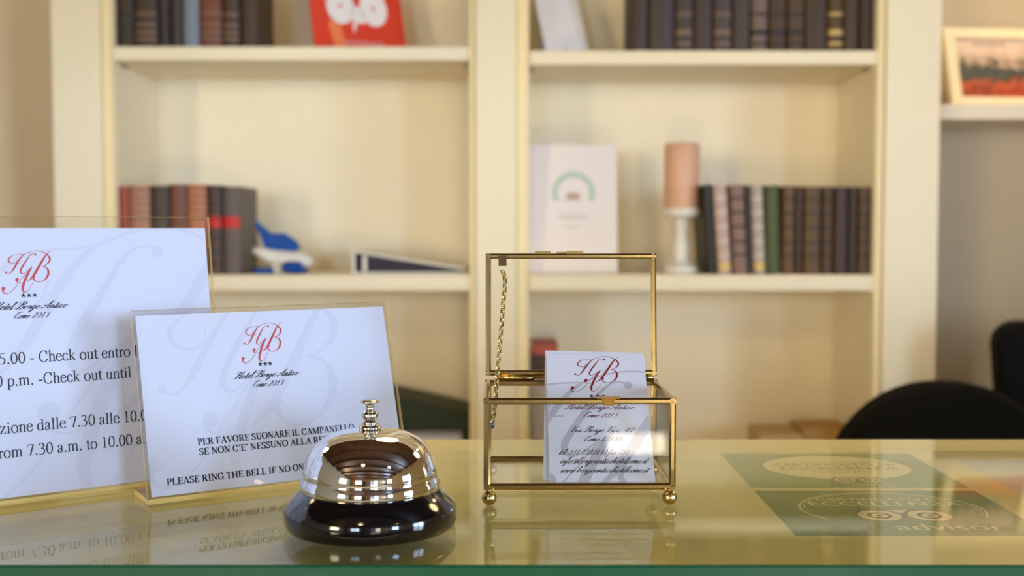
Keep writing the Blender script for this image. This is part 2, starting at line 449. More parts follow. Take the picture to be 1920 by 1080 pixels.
# slanted script face, thick on the down strokes only
SCR = {
 'a': (.42, [BOWL, ('c', (.32, .32), (.29, .09), (.34, .0), (.46, .13))]),
 'b': (.38, [('c', (0, .12), (.13, .42), (.20, .66), (.15, .73), (.09, .55), (.08, .08), (.16, .0), (.27, .09), (.29, .25), (.21, .31)), ('c', (.21, .31), (.28, .25), (.40, .27))]),
 'c': (.33, [('c', (.27, .27), (.19, .32), (.08, .24), (.05, .10), (.12, .0), (.22, .02), (.36, .14))]),
 'd': (.42, [BOWL, ('c', (.35, .73), (.29, .09), (.34, .0), (.46, .13))]),
 'e': (.32, [('c', (.0, .10), (.15, .17), (.24, .26), (.18, .32), (.08, .24), (.05, .09), (.13, .0), (.23, .03), (.35, .14))]),
 'f': (.25, [('c', (0, .10), (.15, .42), (.22, .66), (.17, .73), (.11, .55), (.07, .0), (.02, -.28), (-.05, -.31), (-.03, -.18), (.12, .03), (.27, .14))]),
 'g': (.42, [BOWL, ('c', (.32, .32), (.26, -.08), (.17, -.31), (.06, -.31), (.07, -.20), (.25, -.03), (.46, .13))]),
 'h': (.40, [('c', (0, .12), (.13, .42), (.20, .66), (.15, .73), (.09, .55), (.05, .0)), ('c', (.06, .09), (.17, .28), (.25, .32), (.28, .24), (.25, .06), (.31, .0), (.42, .13))]),
 'i': (.22, [('c', (0, .12), (.05, .23), (.09, .32)), ('c', (.09, .32), (.06, .07), (.11, .0), (.24, .13)), ('d', (.13, .47), .035)]),
 'l': (.21, [('c', (0, .12), (.13, .42), (.20, .66), (.15, .73), (.09, .55), (.06, .07), (.11, .0), (.23, .13))]),
 'm': (.53, [('c', (0, .14), (.04, .27), (.08, .32), (.08, .24), (.05, .0)), ('c', (.06, .09), (.16, .29), (.23, .32), (.24, .22), (.20, .0)), ('c', (.21, .09), (.32, .29), (.39, .32), (.40, .22), (.37, .06), (.43, .0), (.54, .13))]),
 'n': (.38, [('c', (0, .14), (.04, .27), (.08, .32), (.08, .24), (.05, .0)), ('c', (.06, .09), (.17, .29), (.24, .32), (.26, .22), (.23, .06), (.29, .0), (.40, .13))]),
 'o': (.34, [('c', (.20, .32), (.09, .26), (.05, .11), (.11, .0), (.22, .04), (.28, .19), (.20, .32)), ('c', (.20, .32), (.24, .25), (.37, .27))]),
 'r': (.30, [('c', (0, .12), (.05, .26), (.10, .35), (.14, .28), (.23, .30)), ('c', (.23, .30), (.18, .06), (.23, .0), (.33, .13))]),
 't': (.23, [('c', (0, .12), (.08, .30), (.16, .56)), ('c', (.16, .57), (.08, .08), (.13, .0), (.25, .13)), ('t', (.03, .37), (.24, .37))]),
 'v': (.34, [('c', (0, .25), (.06, .32), (.09, .20), (.09, .05), (.15, .0), (.24, .11), (.27, .30)), ('c', (.27, .30), (.30, .25), (.38, .27))]),
 'w': (.50, [('c', (0, .25), (.06, .32), (.08, .20), (.07, .05), (.13, .0), (.22, .12), (.26, .32)), ('c', (.26, .32), (.23, .06), (.29, .0), (.38, .11), (.42, .30)), ('c', (.42, .30), (.45, .25), (.53, .27))]),
 'x': (.32, [('c', (.02, .27), (.09, .32), (.15, .16), (.20, .0), (.29, .06)), ('t', (.30, .31), (.02, .01))]),
 'u': (.38, [('c', (0, .14), (.08, .32), (.06, .07), (.12, .0), (.2, .08), (.26, .3)), ('c', (.27, .32), (.24, .06), (.3, .0), (.4, .13))]),
 '@': (.66, [('c',) + tuple(ell(.32, .22, .27, .27)), ('c',) + tuple(ell(.30, .21, .10, .11)), ('c', (.41, .33), (.40, .12), (.50, .12))]),
 'H': (.66, [('c', (.30, .70), (.25, .45), (.17, .15), (.08, .01), (-.03, .03), (-.05, .11)), ('c', (.06, .44), (-.03, .53), (.02, .64), (.14, .69), (.30, .70)), ('c', (.72, .72), (.60, .70), (.52, .45), (.47, .12), (.52, .0), (.66, .12)), ('t', (.19, .36), (.52, .37))]),
 'B': (.64, [('c', (.36, .72), (.30, .45), (.22, .15), (.12, .01), (.0, .04), (.0, .14)), ('c', (.08, .40), (.0, .52), (.10, .66), (.36, .75), (.56, .68), (.56, .50), (.36, .39)), ('c', (.36, .39), (.55, .33), (.55, .13), (.40, .0), (.26, .06))]),
 'A': (.62, [('c', (-.05, .12), (-.04, .02), (.08, .02), (.26, .30), (.54, .73)), ('c', (.54, .73), (.47, .35), (.44, .07), (.50, .0), (.62, .12)), ('c', (.10, .34), (.12, .26), (.28, .25), (.48, .27))]),
 'C': (.50, [('c', (.45, .55), (.54, .66), (.46, .73), (.26, .62), (.10, .36), (.06, .14), (.14, .0), (.30, .02), (.50, .15)), ('c', (.08, .60), (.18, .72), (.34, .68))]),
 'V': (.50, [('c', (.02, .48), (.0, .62), (.12, .71), (.20, .60), (.18, .30), (.18, .0)), ('c', (.18, .0), (.38, .40), (.58, .68), (.70, .70))]),
 '.': (.16, [('d', (.05, .03), .04)]),
 ',': (.16, [('d', (.05, .03), .04), ('t', (.06, .02), (.0, -.10))]),
 ' ': (.24, []),
}
for k in '0123458' + '7':
    a_, s_ = SER[k]
    SCR[k] = (.46, [tuple([st[0]] + [((q[0] * .92, q[1] * .88) if isinstance(q, tuple) else q) for q in st[1:]]) for st in s_])

class Ink:
    """flat printed strokes on a sheet, u to the side and v up, in metres"""
    def __init__(self):
        self.mb = MB()
        self.k = 0
    def lift(self, n0):
        # each stroke lies a hair above the one before, like ink on ink
        self.k += 1
        d = -(self.k % 12) * 3e-6
        for i in range(n0, len(self.mb.v)):
            x, y, z = self.mb.v[i]
            self.mb.v[i] = (x, y + d, z)
    def ribbon(self, pts, to, mi=0):
        vs_ = []
        n = len(pts)
        for i, (x, y, w) in enumerate(pts):
            a, b = pts[max(0, i - 1)], pts[min(n - 1, i + 1)]
            dx, dy = b[0] - a[0], b[1] - a[1]
            L = math.hypot(dx, dy) or 1e-9
            nx, ny = -dy / L * w / 2, dx / L * w / 2
            vs_ += [to(x + nx, y + ny), to(x - nx, y - ny)]
        n0 = len(self.mb.v)
        self.mb.add(vs_, [(2 * i, 2 * i + 1, 2 * i + 3, 2 * i + 2) for i in range(n - 1)], mi)
        self.lift(n0)
    def disc(self, x, y, r, to, mi=0, n=14, ry=None):
        ry = ry or r
        n0 = len(self.mb.v)
        self.mb.add([to(x + r * math.cos(2 * math.pi * k / n), y + ry * math.sin(2 * math.pi * k / n)) for k in range(n)], [tuple(range(n))], mi)
        self.lift(n0)
    def text(self, s, font, u0, v, size, u1=None, thick=.1, thin=.04, slant=0.0, center=None, mi=0):
        adv = sum(font[c][0] for c in s)
        k = size if u1 is None else (u1 - u0) / adv
        if center is not None:
            u0 = center - adv * k / 2
        x = 0.0
        for c in s:
            a, strokes = font[c]
            for st in strokes:
                if st[0] == 'd':
                    (dx, dy), r = st[1], st[2]
                    q = (u0 + (x + dx + slant * dy) * k, v + dy * size)
                    self.disc(q[0], q[1], r * k, lambda a_, b_: (a_, 0, b_), mi, 10, r * size)
                    continue
                pts = list(st[1:])
                if st[0] == 'c':
                    pts = smooth_pts(pts, 5)
                out = []
                for i, (px, py) in enumerate(pts):
                    a0, b0 = pts[max(0, i - 1)], pts[min(len(pts) - 1, i + 1)]
                    dx, dy = b0[0] - a0[0], b0[1] - a0[1]
                    L = math.hypot(dx, dy) or 1e-9
                    if st[0] == 's':
                        w = thick
                    elif st[0] == 't':
                        w = thin
                    elif slant:
                        w = thin + (thick - thin) * max(0, -dy / L) ** 1.2
                    else:
                        w = thin + (thick - thin) * abs(dy / L) ** 1.3
                    out.append((x + px + slant * py, py, w))
                self.ribbon([(u0 + p[0] * k, v + p[1] * size, p[2] * (k + size) / 2) for p in out], lambda a_, b_: (a_, 0, b_), mi)
            x += a
        return u0, u0 + adv * k
    def star(self, u, v, r, mi=0):
        pts = [(u + (r if i % 2 == 0 else r * .42) * math.sin(math.pi * i / 5), 0, v + (r if i % 2 == 0 else r * .42) * math.cos(math.pi * i / 5)) for i in range(10)]
        self.mb.add(pts + [(u, 0, v)], [(10, i, (i + 1) % 10) for i in range(10)], mi)
    def build(self, name, mats, parent, y):
        o = self.mb.build(name, mats, parent)
        o.location.y = y
        return o

# the hotel's monogram, traced as strokes with their widths (millimetres)
LOGO = [[(22.17, 77.12, 0.17), (21.74, 75.68, 0.21), (20.3, 74.66, 0.25), (18.58, 74.96, 0.5), (17.43, 76.19, 0.75), (17.99, 77.84, 0.63), (19.99, 79.29, 0.33), (22.91, 79.91, 0.25), (26.22, 80.06, 0.25)], [(26.56, 80.17, 0.25), (24.71, 78.51, 0.67), (22.3, 75.17, 0.92), (20.1, 71.59, 0.92), (18.59, 69.66, 0.5), (17.12, 68.8, 0.29), (15.92, 69.46, 0.33)], [(20.71, 74.76, 0.21), (23.93, 74.76, 0.21)], [(32.53, 79.54, 0.42), (31.2, 80.17, 0.25), (29.29, 79.18, 0.42), (26.63, 75.42, 0.83), (24.42, 71.85, 0.92), (23.72, 69.97, 0.83), (24.32, 68.75, 0.5), (25.64, 69.05, 0.25), (28.28, 71.08, 0.21)], [(26.43, 80.11, 0.25), (30.02, 81.51, 0.25), (33.98, 81.88, 0.29), (37.23, 80.74, 0.38), (39.4, 78.92, 0.83), (40.32, 76.91, 1.08), (39.49, 74.86, 0.75), (37.43, 73.27, 0.33), (35.75, 72.71, 0.25)], [(35.75, 72.61, 0.25), (38.01, 72.0, 0.58), (39.1, 69.56, 1.17), (38.36, 66.63, 1.08), (36.23, 64.42, 0.5), (33.62, 63.61, 0.33), (31.42, 64.32, 0.58), (30.63, 65.72, 0.83), (31.02, 66.83, 0.5)], [(41.72, 81.67, 0.21), (39.6, 80.84, 0.29), (37.28, 78.0, 0.92), (34.12, 72.87, 1.33), (31.07, 67.94, 1.25), (29.03, 65.42, 0.67), (26.92, 63.91, 0.21)], [(30.07, 72.51, 0.5), (27.4, 68.04, 1.25), (25.17, 63.01, 1.33), (24.35, 60.22, 1.25), (24.67, 58.33, 0.83), (25.62, 57.89, 0.42), (27.49, 58.93, 0.21), (30.27, 63.41, 0.17)], [(30.07, 72.51, 0.21), (27.4, 69.81, 0.21), (25.23, 67.03, 0.21), (23.07, 64.42, 0.21), (20.48, 60.77, 0.25), (17.95, 58.43, 0.29), (15.56, 57.24, 0.33), (13.81, 58.04, 0.67), (13.29, 59.52, 0.67)], [(21.07, 65.27, 0.5), (21.1, 64.11, 0.5), (22.01, 63.41, 0.29), (23.43, 63.21, 0.25), (24.86, 63.51, 0.21)]]
DOTS = [(15.8, 69.66, 0.54), (32.41, 79.65, 0.54), (31.34, 66.83, 0.38), (13.97, 60.22, 0.92), (21.6, 65.22, 0.92)]
def logo(ink, cu, cv, sc, mi=0, wide=1.0):
    for s in LOGO:
        pts = [(cu + (x - 27.3) * sc * .001, cv + (y - 69.9) * sc * .001, w * sc * wide * .001) for x, y, w in smooth_pts(s, 6)]
        ink.ribbon(pts, lambda a_, b_: (a_, 0, b_), mi)
    for x, y, r in DOTS:
        ink.disc(cu + (x - 27.3) * sc * .001, cv + (y - 69.9) * sc * .001, r * sc * .0011, lambda a_, b_: (a_, 0, b_), mi)

def clip(o, u0, u1, v0, v1):
    bm = bmesh.new()
    bm.from_mesh(o.data)
    for co, no in (((u0, 0, 0), (-1, 0, 0)), ((u1, 0, 0), (1, 0, 0)), ((0, 0, v0), (0, 0, -1)), ((0, 0, v1), (0, 0, 1))):
        bmesh.ops.bisect_plane(bm, geom=bm.verts[:] + bm.edges[:] + bm.faces[:], plane_co=co, plane_no=no, clear_outer=True)
    bm.to_mesh(o.data)
    bm.free()

def font_mesh(text, size, offset=0.0):
    """the built-in sans face as flat mesh data, centred, in x and z"""
    c = bpy.data.curves.new('lettering', 'FONT')
    c.body = text
    c.size = size
    c.offset = offset
    c.align_x = 'CENTER'
    t = bpy.data.objects.new('lettering', c)
    COL.objects.link(t)
    bpy.context.view_layer.update()
    me = bpy.data.meshes.new_from_object(t.evaluated_get(bpy.context.evaluated_depsgraph_get()))
    bpy.data.objects.remove(t)
    vs_ = [v.co.copy() for v in me.vertices]
    fs = [list(p.vertices) for p in me.polygons]
    return vs_, fs

# ------------------------------------------------------------------ the room
XL, XR, YF, YB, H = -2.6, 3.2, -4.5, 2.96, 2.75
b = MB(); b.box(XL, XR, YF, YB, -.1, 0); struct(b.build('floor', 'floor'))
b = MB(); b.box(XL - .12, XR + .12, YF - .12, YB + .12, H, H + .12)
for k in range(7):
    y = -4.4 + k * .8
    b.box(XL, XR, y, y + .14, H - .14, H)
struct(b.build('ceiling', 'ceil'))
b = MB(); b.box(XL, XR, 1.95, YB, H - .06, H - .0005); struct(b.build('trim_1', mat('cream_ceiling', (240, 230, 206), .8, vary=.02, scale=4)))
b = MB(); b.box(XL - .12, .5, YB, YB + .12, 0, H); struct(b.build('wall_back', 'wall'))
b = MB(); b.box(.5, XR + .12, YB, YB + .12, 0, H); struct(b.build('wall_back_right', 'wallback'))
b = MB(); b.box(XL - .12, XL, YF, YB, 0, H); struct(b.build('wall_left', 'wallgrey'))
b = MB()
b.box(XR, XR + .12, YF, -4.25, 0, H); b.box(XR, XR + .12, -3.05, -1.2, 0, H); b.box(XR, XR + .12, -.05, YB, 0, H)
b.box(XR, XR + .12, -1.2, -.05, 0, .85); b.box(XR, XR + .12, -1.2, -.05, 2.2, H)
b.box(XR, XR + .12, -4.25, -3.05, 0, .85); b.box(XR, XR + .12, -4.25, -3.05, 2.2, H)
struct(b.build('wall_right', 'wallgrey'))
b = MB()
y0, y1 = YF - .12, YF
b.box(XL, -1.8, y0, y1, 0, H); b.box(-1.8, -.7, y0, y1, 0, .85); b.box(-1.8, -.7, y0, y1, 2.2, H)
b.box(-.7, .46, y0, y1, 0, H); b.box(.46, 1.80, y0, y1, 2.15, H); b.box(1.80, XR, y0, y1, 0, H)
struct(b.build('wall_front', 'wallfront'))

def window(name, T, w, h, bars=1, t=.06):
    """frame, centre bar and pane; local x along the wall, z up from the sill"""
    f = MB()
    f.box(0, t, -.04, .04, 0, h, T=T); f.box(w - t, w, -.04, .04, 0, h, T=T)
    f.box(t, w - t, -.04, .04, 0, t, T=T); f.box(t, w - t, -.04, .04, h - t, h, T=T)
    for i in range(bars):
        x = w * (i + 1) / (bars + 1)
        f.box(x - .03, x + .03, -.035, .035, t, h - t, T=T)
    o = struct(f.build(name, 'trim'))
    p = MB(); p.box(t, w - t, -.004, .004, t, h - t, T=T)
    p.build('pane', 'glass', o)
    return o
window('window_1', Matrix.Translation((XR + .06, -4.25, .85)) @ Matrix.Rotation(R(90), 4, 'Z'), 1.2, 1.35)
window('window_3', Matrix.Translation((XR + .06, -1.2, .85)) @ Matrix.Rotation(R(90), 4, 'Z'), 1.15, 1.35)
window('window_2', Matrix.Translation((-1.8, YF - .06, .85)), 1.1, 1.35)
window('door_1', Matrix.Translation((.46, YF - .06, 0)), 1.34, 2.15, 2, .12)
b = MB(); b.box(-4, 5, -5.98, YF - .14, -.1, -.02)
struct(b.build('pavement', mat('pale_paving', (205, 198, 186), .8, vary=.1, scale=3)))
b = MB(); b.box(-4, 5, -9.0, -5.99, -.1, -.02)
struct(b.build('road_outside', mat('dark_asphalt', (52, 52, 54), .9, vary=.1, scale=9)))

t = thing('added_cupboard', 'tall dark stand-in for the figure mirrored in the bell, added against the front wall', 'added_cupboard', (-.4, YF + .003, 0))  # unseen, added so the bell mirrors something dark between the bright openings
m = MB(); m.box(-.26, .26, 0, .4, 0, 2.0); m.build('carcass', 'trim', t, .004)
for s_ in (-1, 1):
    m = MB(); m.box(s_ * .13 - .125, s_ * .13 + .125, .4005, .42, .06, 1.95); d_ = m.build('door', 'plastic', t, .004)
    m = MB(); m.tube([(s_ * .03, .44, .95), (s_ * .03, .44, 1.1)], .008, 10); m.bar((s_ * .03, .42, 1.0), (s_ * .03, .44, 1.0), .008); m.build('handle', 'steel', d_)

# ------------------------------------------------------------------ ceiling lamps (warm)
def lamp(x, y, energy, label, size=.16):
    t = thing('ceiling_lamp', label, 'lamp', (x, y, (H if y < 1.95 else H - .06) - .001), group='warm ceiling lamps')
    m = MB(); m.lathe([(.11, 0), (.115, -.02), (.10, -.045), (.09, -.045), (.085, -.012)], 32)
    m.build('lamp_ring', 'steel', t)
    m = MB(); m.lathe([(.0, -.02), (.085, -.02), (.085, -.016), (0, -.016)], 32)
    g, nt, p = nodes('lamp_diffuser')
    p.inputs['Base Color'].default_value = (.8, .7, .5, 1)
    p.inputs['Emission Color'].default_value = (1, .72, .38, 1)
    p.inputs['Emission Strength'].default_value = 12
    m.build('lamp_diffuser', g, t)
    light('lamp_light', 'AREA', (x, y, H - .13), (0, 0, -1), energy, (1, .74, .38), shape='DISK', size=size)
for x, y, e in ((1.75, 2.45, 13), (-.3, -.9, 2), (1.4, -.9, 2)):
    lamp(x, y, e, 'round warm ceiling lamp set flat in the ceiling')
PEND = (1, .77, .38)
def pendant(x, y, z, energy, label):  # unseen globes added to warm and brighten the bookcase and the counter
    t = thing('fill_pendant', label, 'lamp', (x, y, z), group='added fill globes behind the counter')
    g, nt, p = nodes('globe_glass')
    p.inputs['Base Color'].default_value = (.9, .8, .6, 1)
    p.inputs['Emission Color'].default_value = (*PEND, 1)
    p.inputs['Emission Strength'].default_value = energy / 6.5
    m = MB(); m.ball((0, 0, 0), .11, 32, 20); m.build('globe', g, t)
    m = MB(); m.lathe([(.03, .105), (.032, .13), (.012, .15)], 24); m.build('cap', 'steel', t)
    m = MB(); m.tube([(0, 0, .14), (0, 0, (HC if y > 1.95 else H) - z - .03)], .004, 8); m.build('cord', 'plastic', t)
    m = MB(); m.lathe([(.05, (HC if y > 1.95 else H) - z - .03), (.05, (HC if y > 1.95 else H) - z - .001)], 24); m.build('ceiling_rose', 'steel', t)
HC = H - .06
t = thing('wall_fill', 'large square warm fill panel added unseen on the left wall of the room', 'lamp', (XL + .001, -2.4, 1.55))  # unseen glowing panel added to go with the warm fill on the bookcase
m = MB(); m.box(0, .06, -.6, .6, -.6, .6); m.build('fill_box', 'white', t, .006)
g, nt, p = nodes('fill_panel'); p.inputs['Base Color'].default_value = (.8, .7, .5, 1); p.inputs['Emission Color'].default_value = (1, .79, .48, 1); p.inputs['Emission Strength'].default_value = 8
m = MB(); m.box(.0605, .075, -.56, .56, -.56, .56); m.build('fill_panel', g, t)
pendant(-.85, 1.1, 1.74, 76, 'added unseen fill globe hanging behind the counter before the bay with the airplane')
pendant(.02, 1.1, 1.74, 76, 'added unseen fill globe hanging behind the counter before the middle upright')
pendant(.85, 1.1, 1.74, 76, 'added unseen fill globe hanging behind the counter before the bay with the candle')

# unseen desk and glowing globe, added to imitate daylight thrown back by the counter glass
t = thing('staff_desk', 'plain wooden staff desk behind the counter below its glass top', 'desk', (0, 1.05, 0))
m = MB(); m.box(-.8, .8, -.19, .25, .70, .74); m.build('desk_top', 'trim', t, .003)
for x_ in (-.78, .74):
    for y_ in (-.17, .19):
        m = MB(); m.box(x_, x_ + .04, y_, y_ + .04, 0, .6995); m.build('leg', 'trim', t)
t = thing('counter_bounce_globe', 'small glowing globe added unseen to imitate daylight off the counter glass', 'lamp', (.1, 1.02, .7405))
m = MB(); m.lathe([(0, 0), (.05, 0), (.05, .012), (.02, .02), (.015, .115), (0, .115)], 28); m.build('lamp_foot', 'steel', t)
g, nt, p = nodes('globe_glass_small'); p.inputs['Base Color'].default_value = (.9, .85, .7, 1); p.inputs['Emission Color'].default_value = (1, .80, .46, 1); p.inputs['Emission Strength'].default_value = 56
m = MB(); m.ball((0, 0, .185), .07, 32, 20); m.build('globe', g, t)

# ------------------------------------------------------------------ bookcase
FY, BY = 2.60, 2.93
BC = thing('bookcase', 'tall cream built-in bookcase with two open bays behind the counter', 'bookcase', (0, 0, 0))
TOP = 2.35
def upright(x0, x1, s0, s1):
    """face board x0..x1 with a recessed trim strip down to s0 / s1 and the full-depth panel behind"""
    m = MB()
    m.box(x0, x1, FY, FY + .022, 0, TOP)
    a, c = (s0 if s0 is not None else x0 + .004), (s1 if s1 is not None else x1 - .004)
    m.box(a, c, FY + .022, BY, .0, TOP)
    o = m.build('upright', 'paint', BC, .004, 3)
    for q0, q1 in ((s0, x0), (x1, s1)):
        if q0 is not None and q1 is not None and q1 - q0 > .002:
            n = MB(); n.box(q0 + .001, q1 - .001, FY + .008, FY + .0225, .08, TOP - .1)
            n.build('edge_strip', 'strip', o, .003, 3)
upright(-1.018, -.909, None, -.884)
upright(-.082, .010, -.096, .038)
upright(.826, .948, .808, None)
BAYS = ((-.884, -.096), (.038, .808))
US = (1.6465, 1.6375)
MS = 1.1415
LS = .66
for i, (x0, x1) in enumerate(BAYS):
    for zt, th in ((US[i], .031), (MS, .036), (LS, .033), (2.14, .033), (.16, .033)):
        m = MB(); m.box(x0, x1, FY + .004, BY - .0005, zt - th, zt)
        s = m.build('shelf', 'paint', BC, .0035, 3)
        if zt == US[i]:
            for xx in (x0 + .004, x1 - .004):
                n = MB()
                sgn = 1 if xx < (x0 + x1) / 2 else -1
                n.tube([(xx - sgn * .004, FY + .07, zt - th - .004), (xx + sgn * .009, FY + .07, zt - th - .004)], .004, 10)
                n.build('shelf_pin', 'steel', s)
    m = MB(); m.box(x0 - .01, x1 + .01, BY, BY + .012, .0, TOP); m.build('back_panel', 'paint', BC)
m = MB(); m.box(-1.06, .99, FY - .03, BY, TOP, TOP + .06); m.box(-1.04, .97, FY - .012, BY, TOP - .04, TOP); m.build('cornice', 'paint', BC, .006)
m = MB(); m.box(-1.018, .948, FY - .006, FY + .0005, 0, .1); m.build('plinth', 'paint', BC, .003)

# ------------------------------------------------------------------ books
ORD = ['first', 'second', 'third', 'fourth', 'fifth', 'sixth', 'seventh', 'eighth', 'ninth', 'tenth', 'eleventh', 'twelfth', 'thirteenth']
BM = {}
def leather(c):
    if c not in BM:
        BM[c] = mat('book_leather', c, .5, vary=.18, scale=60, bump=.3)
    return BM[c]
M['pages'] = mat('book_pages', (206, 190, 156), .9)
M['gilt'] = mat('gilt', (206, 176, 112), .45, .2)
M['silverfoil'] = mat('pale_foil', (222, 206, 196), .5)
M['redlabel'] = mat('red_label', (206, 22, 26), .5)
M['dullband'] = mat('worn_band', (126, 100, 86), .6)
M['darkband'] = mat('dark_band', (28, 16, 12), .5)
def book(x0, x1, z0, h, colour, label, group, y=FY + .035, depth=.17, band=None, bandpos=(.12, .28, .44, .60, .76), tilt=0.0, panel=None, bandh=.006):
    w = x1 - x0 - .0012
    t = thing('book', label, 'book', ((x0 + x1) / 2, y, z0), 0, group)
    t.rotation_euler = (0, R(tilt), 0)
    m = MB()
    n = 9
    # cover: rounded spine and two boards
    prof = []
    for i in range(n):
        a = math.pi * i / (n - 1)
        prof.append((-w / 2 * math.cos(a), -min(.35 * w, .009) * math.sin(a)))
    outer = [(-w / 2, depth)] + prof + [(w / 2, depth)]
    inner = [(w / 2 - .0022, depth), (w / 2 - .0022, .004), (-w / 2 + .0022, .004), (-w / 2 + .0022, depth)]
    poly = outer + inner
    k = len(poly)
    vs_ = [(px, py, z) for z in (0, h) for px, py in poly]
    fs = [(i, (i + 1) % k, k + (i + 1) % k, k + i) for i in range(k)]
    m.add(vs_, fs)
    # caps: boards and spine
    for zz in (0, h):
        q = [(px, py, zz) for px, py in poly]
        no = len(outer)
        m.add(q, [tuple([0, 1, no + 2, no + 3]), tuple([no - 2, no - 1, no, no + 1]), tuple(list(range(1, no - 1)) + [no + 1, no + 2])])
    m.build('cover', leather(colour), t)
    m = MB(); m.box(-w / 2 + .0024, w / 2 - .0024, .0045, depth - .004, .003, h - .003); m.build('page_block', 'pages', t)
    if band:
        for q in bandpos:
            m = MB()
            z = q * h
            ring = [(px * 1.015, py - .0012 if 0 < i < n - 1 else py) for i, (px, py) in enumerate(prof)]
            m.add([(px, py, zz) for zz in (z, z + bandh) for px, py in ring] , [(i, i + 1, n + i + 1, n + i) for i in range(n - 1)])
            m.add([(px, py + (.0022 if 0 < i < n - 1 else 0), zz) for zz in (z, z + bandh) for i, (px, py) in enumerate(ring)], [(i, i + 1, n + i + 1, n + i) for i in range(n - 1)])
            m.build('spine_band', band, t)
    if panel:
        m = MB()
        z0_, z1_, mm = panel
        ring = [(px * 1.012, py - .0009) for px, py in prof[1:-1]]
        q = len(ring)
        m.add([(px, py, zz) for zz in (z0_ * h, z1_ * h) for px, py in ring], [(i, i + 1, q + i + 1, q + i) for i in range(q - 1)])
        m.add([(px, py + .0016, zz) for zz in (z0_ * h, z1_ * h) for px, py in ring], [(i, i + 1, q + i + 1, q + i) for i in range(q - 1)])
        m.build('spine_label', mm, t)
    return t
def bx(px, Y=FY + .035):
    x = P(px, 470, Y).x
    return min(max(x, -.8828), .8065)

G = 'books on the upper shelf beside the red sign'
z = US[0] + .0003
rows = [(222, 259, (48, 34, 26), 'darkband'), (259, 303, (60, 44, 38), 'dullband'), (303, 326, (52, 38, 40), 'darkband'), (326, 349, (54, 46, 46), None),
        (349, 380, (122, 134, 152), None), (380, 422, (112, 58, 42), 'dullband'), (422, 455, (64, 42, 30), 'dullband'), (455, 489, (58, 38, 26), None)]
for i, (a, c, col, bd) in enumerate(rows):
    nm = ['dark brown', 'brown', 'dark plum', 'charcoal', 'pale blue-grey', 'red-brown', 'dark brown', 'chestnut brown'][i]
    book(bx(a), bx(c), z, .235 + .006 * (i % 3), col, f'{nm} book, {ORD[i]} from the left in the upper row beside the red sign', G, band=bd, bandpos=(.07, .13, .2, .3, .5, .7, .9))

G = 'dark bound volumes on the upper shelf of the second bay'
z = US[1] + .0003
edges = [1181, 1213, 1262, 1296, 1333, 1368, 1403, 1435, 1470, 1503, 1546, 1575, 1604, 1639]
cols = [(58, 40, 42), (60, 46, 48), (62, 50, 50), (58, 42, 42), (66, 54, 56), (62, 48, 48), (110, 90, 86), (66, 44, 22), (76, 54, 34), (64, 42, 18), (84, 60, 24), (70, 46, 26), (50, 30, 8)]
bds = [None, None, 'dullband', None, 'dullband', None, 'darkband', 'darkband', 'darkband', None, 'gilt', None, None]
nms = ['purple-brown', 'dark plum', 'grey-brown banded', 'dark maroon', 'grey banded', 'dull brown', 'pale ribbed', 'olive-brown', 'tan-brown', 'dark umber', 'gold-banded', 'chestnut', 'nearly black']
for i in range(13):
    book(bx(edges[i]), bx(edges[i + 1]), z, .252, cols[i], f'{nms[i]} volume, {ORD[i]} of thirteen from the left on the upper shelf', G, band=bds[i], bandpos=(.06, .15, .17, .32, .5, .7, .88))

G = 'old books on the middle shelf beside the blue model'
z = MS + .0003
rows = [(224, 245, (164, 70, 54), None, None), (245, 284, (184, 132, 104), 'dullband', None), (284, 319, (76, 60, 52), 'darkband', None), (319, 353, (118, 70, 54), None, None),
        (353, 390, (196, 124, 88), 'dullband', None), (390, 418, (78, 56, 46), 'darkband', (.53, .655, 'redlabel')), (418, 453, (96, 84, 82), None, (.53, .655, 'redlabel'))]
nms = ['dark red', 'tan ribbed', 'dark grey-brown', 'red-brown', 'copper-brown ribbed', 'dark brown red-labelled', 'grey red-labelled']
hs = [.198, .199, .199, .202, .202, .2, .197]
for i, (a, c, col, bd, pn) in enumerate(rows):
    book(bx(a), bx(c), z, hs[i], col, f'{nms[i]} book, {ORD[i]} from the left in the row beside the blue model', G, band=bd, panel=pn, bandpos=(.1, .25, .4, .62, .7, .78, .86, .94), bandh=.004)

G = 'bound volumes on the middle shelf beside the candle'
rows = [(1327, 1345, (26, 20, 16), None, 4.0, 'black'), (1346, 1372, (190, 164, 158), 'silverfoil', 4.0, 'pale pink-grey'), (1374, 1403, (132, 102, 92), 'darkband', 3.2, 'pinkish brown ribbed'),
        (1404, 1413, (54, 52, 54), None, 2.6, 'thin slate-grey'), (1413, 1436, (176, 166, 160), 'silverfoil', 2.6, 'silver-grey'), (1437, 1464, (72, 84, 38), None, 1.6, 'dark green'),
        (1465, 1490, (98, 68, 36), 'darkband', 0, 'golden brown banded'), (1490, 1505, (62, 38, 20), None, 0, 'thin dark brown'), (1505, 1539, (92, 64, 22), 'darkband', 0, 'ochre-brown banded'),
        (1539, 1562, (76, 50, 20), 'darkband', 0, 'umber banded'), (1562, 1590, (58, 36, 32), None, 0, 'plum-brown'), (1590, 1607, (54, 30, 14), None, 0, 'very dark brown'), (1607, 1633, (82, 54, 14), 'darkband', 0, 'dark ochre')]
for i, (a, c, col, bd, tl, nm) in enumerate(rows):
    tb = book(bx(a), bx(c), z, .2 - .0004 * i, col, f'{nm} volume, {ORD[i]} from the candle on the middle shelf', G, band=bd, tilt=-tl, bandpos=(.2, .35, .52, .68, .84), bandh=.005,
              panel=(.04, .13, 'gilt') if i in (1, 4) else None)
    if tl:
        tb.location.z += math.sin(R(tl)) * (bx(c) - bx(a)) / 2 + .0006

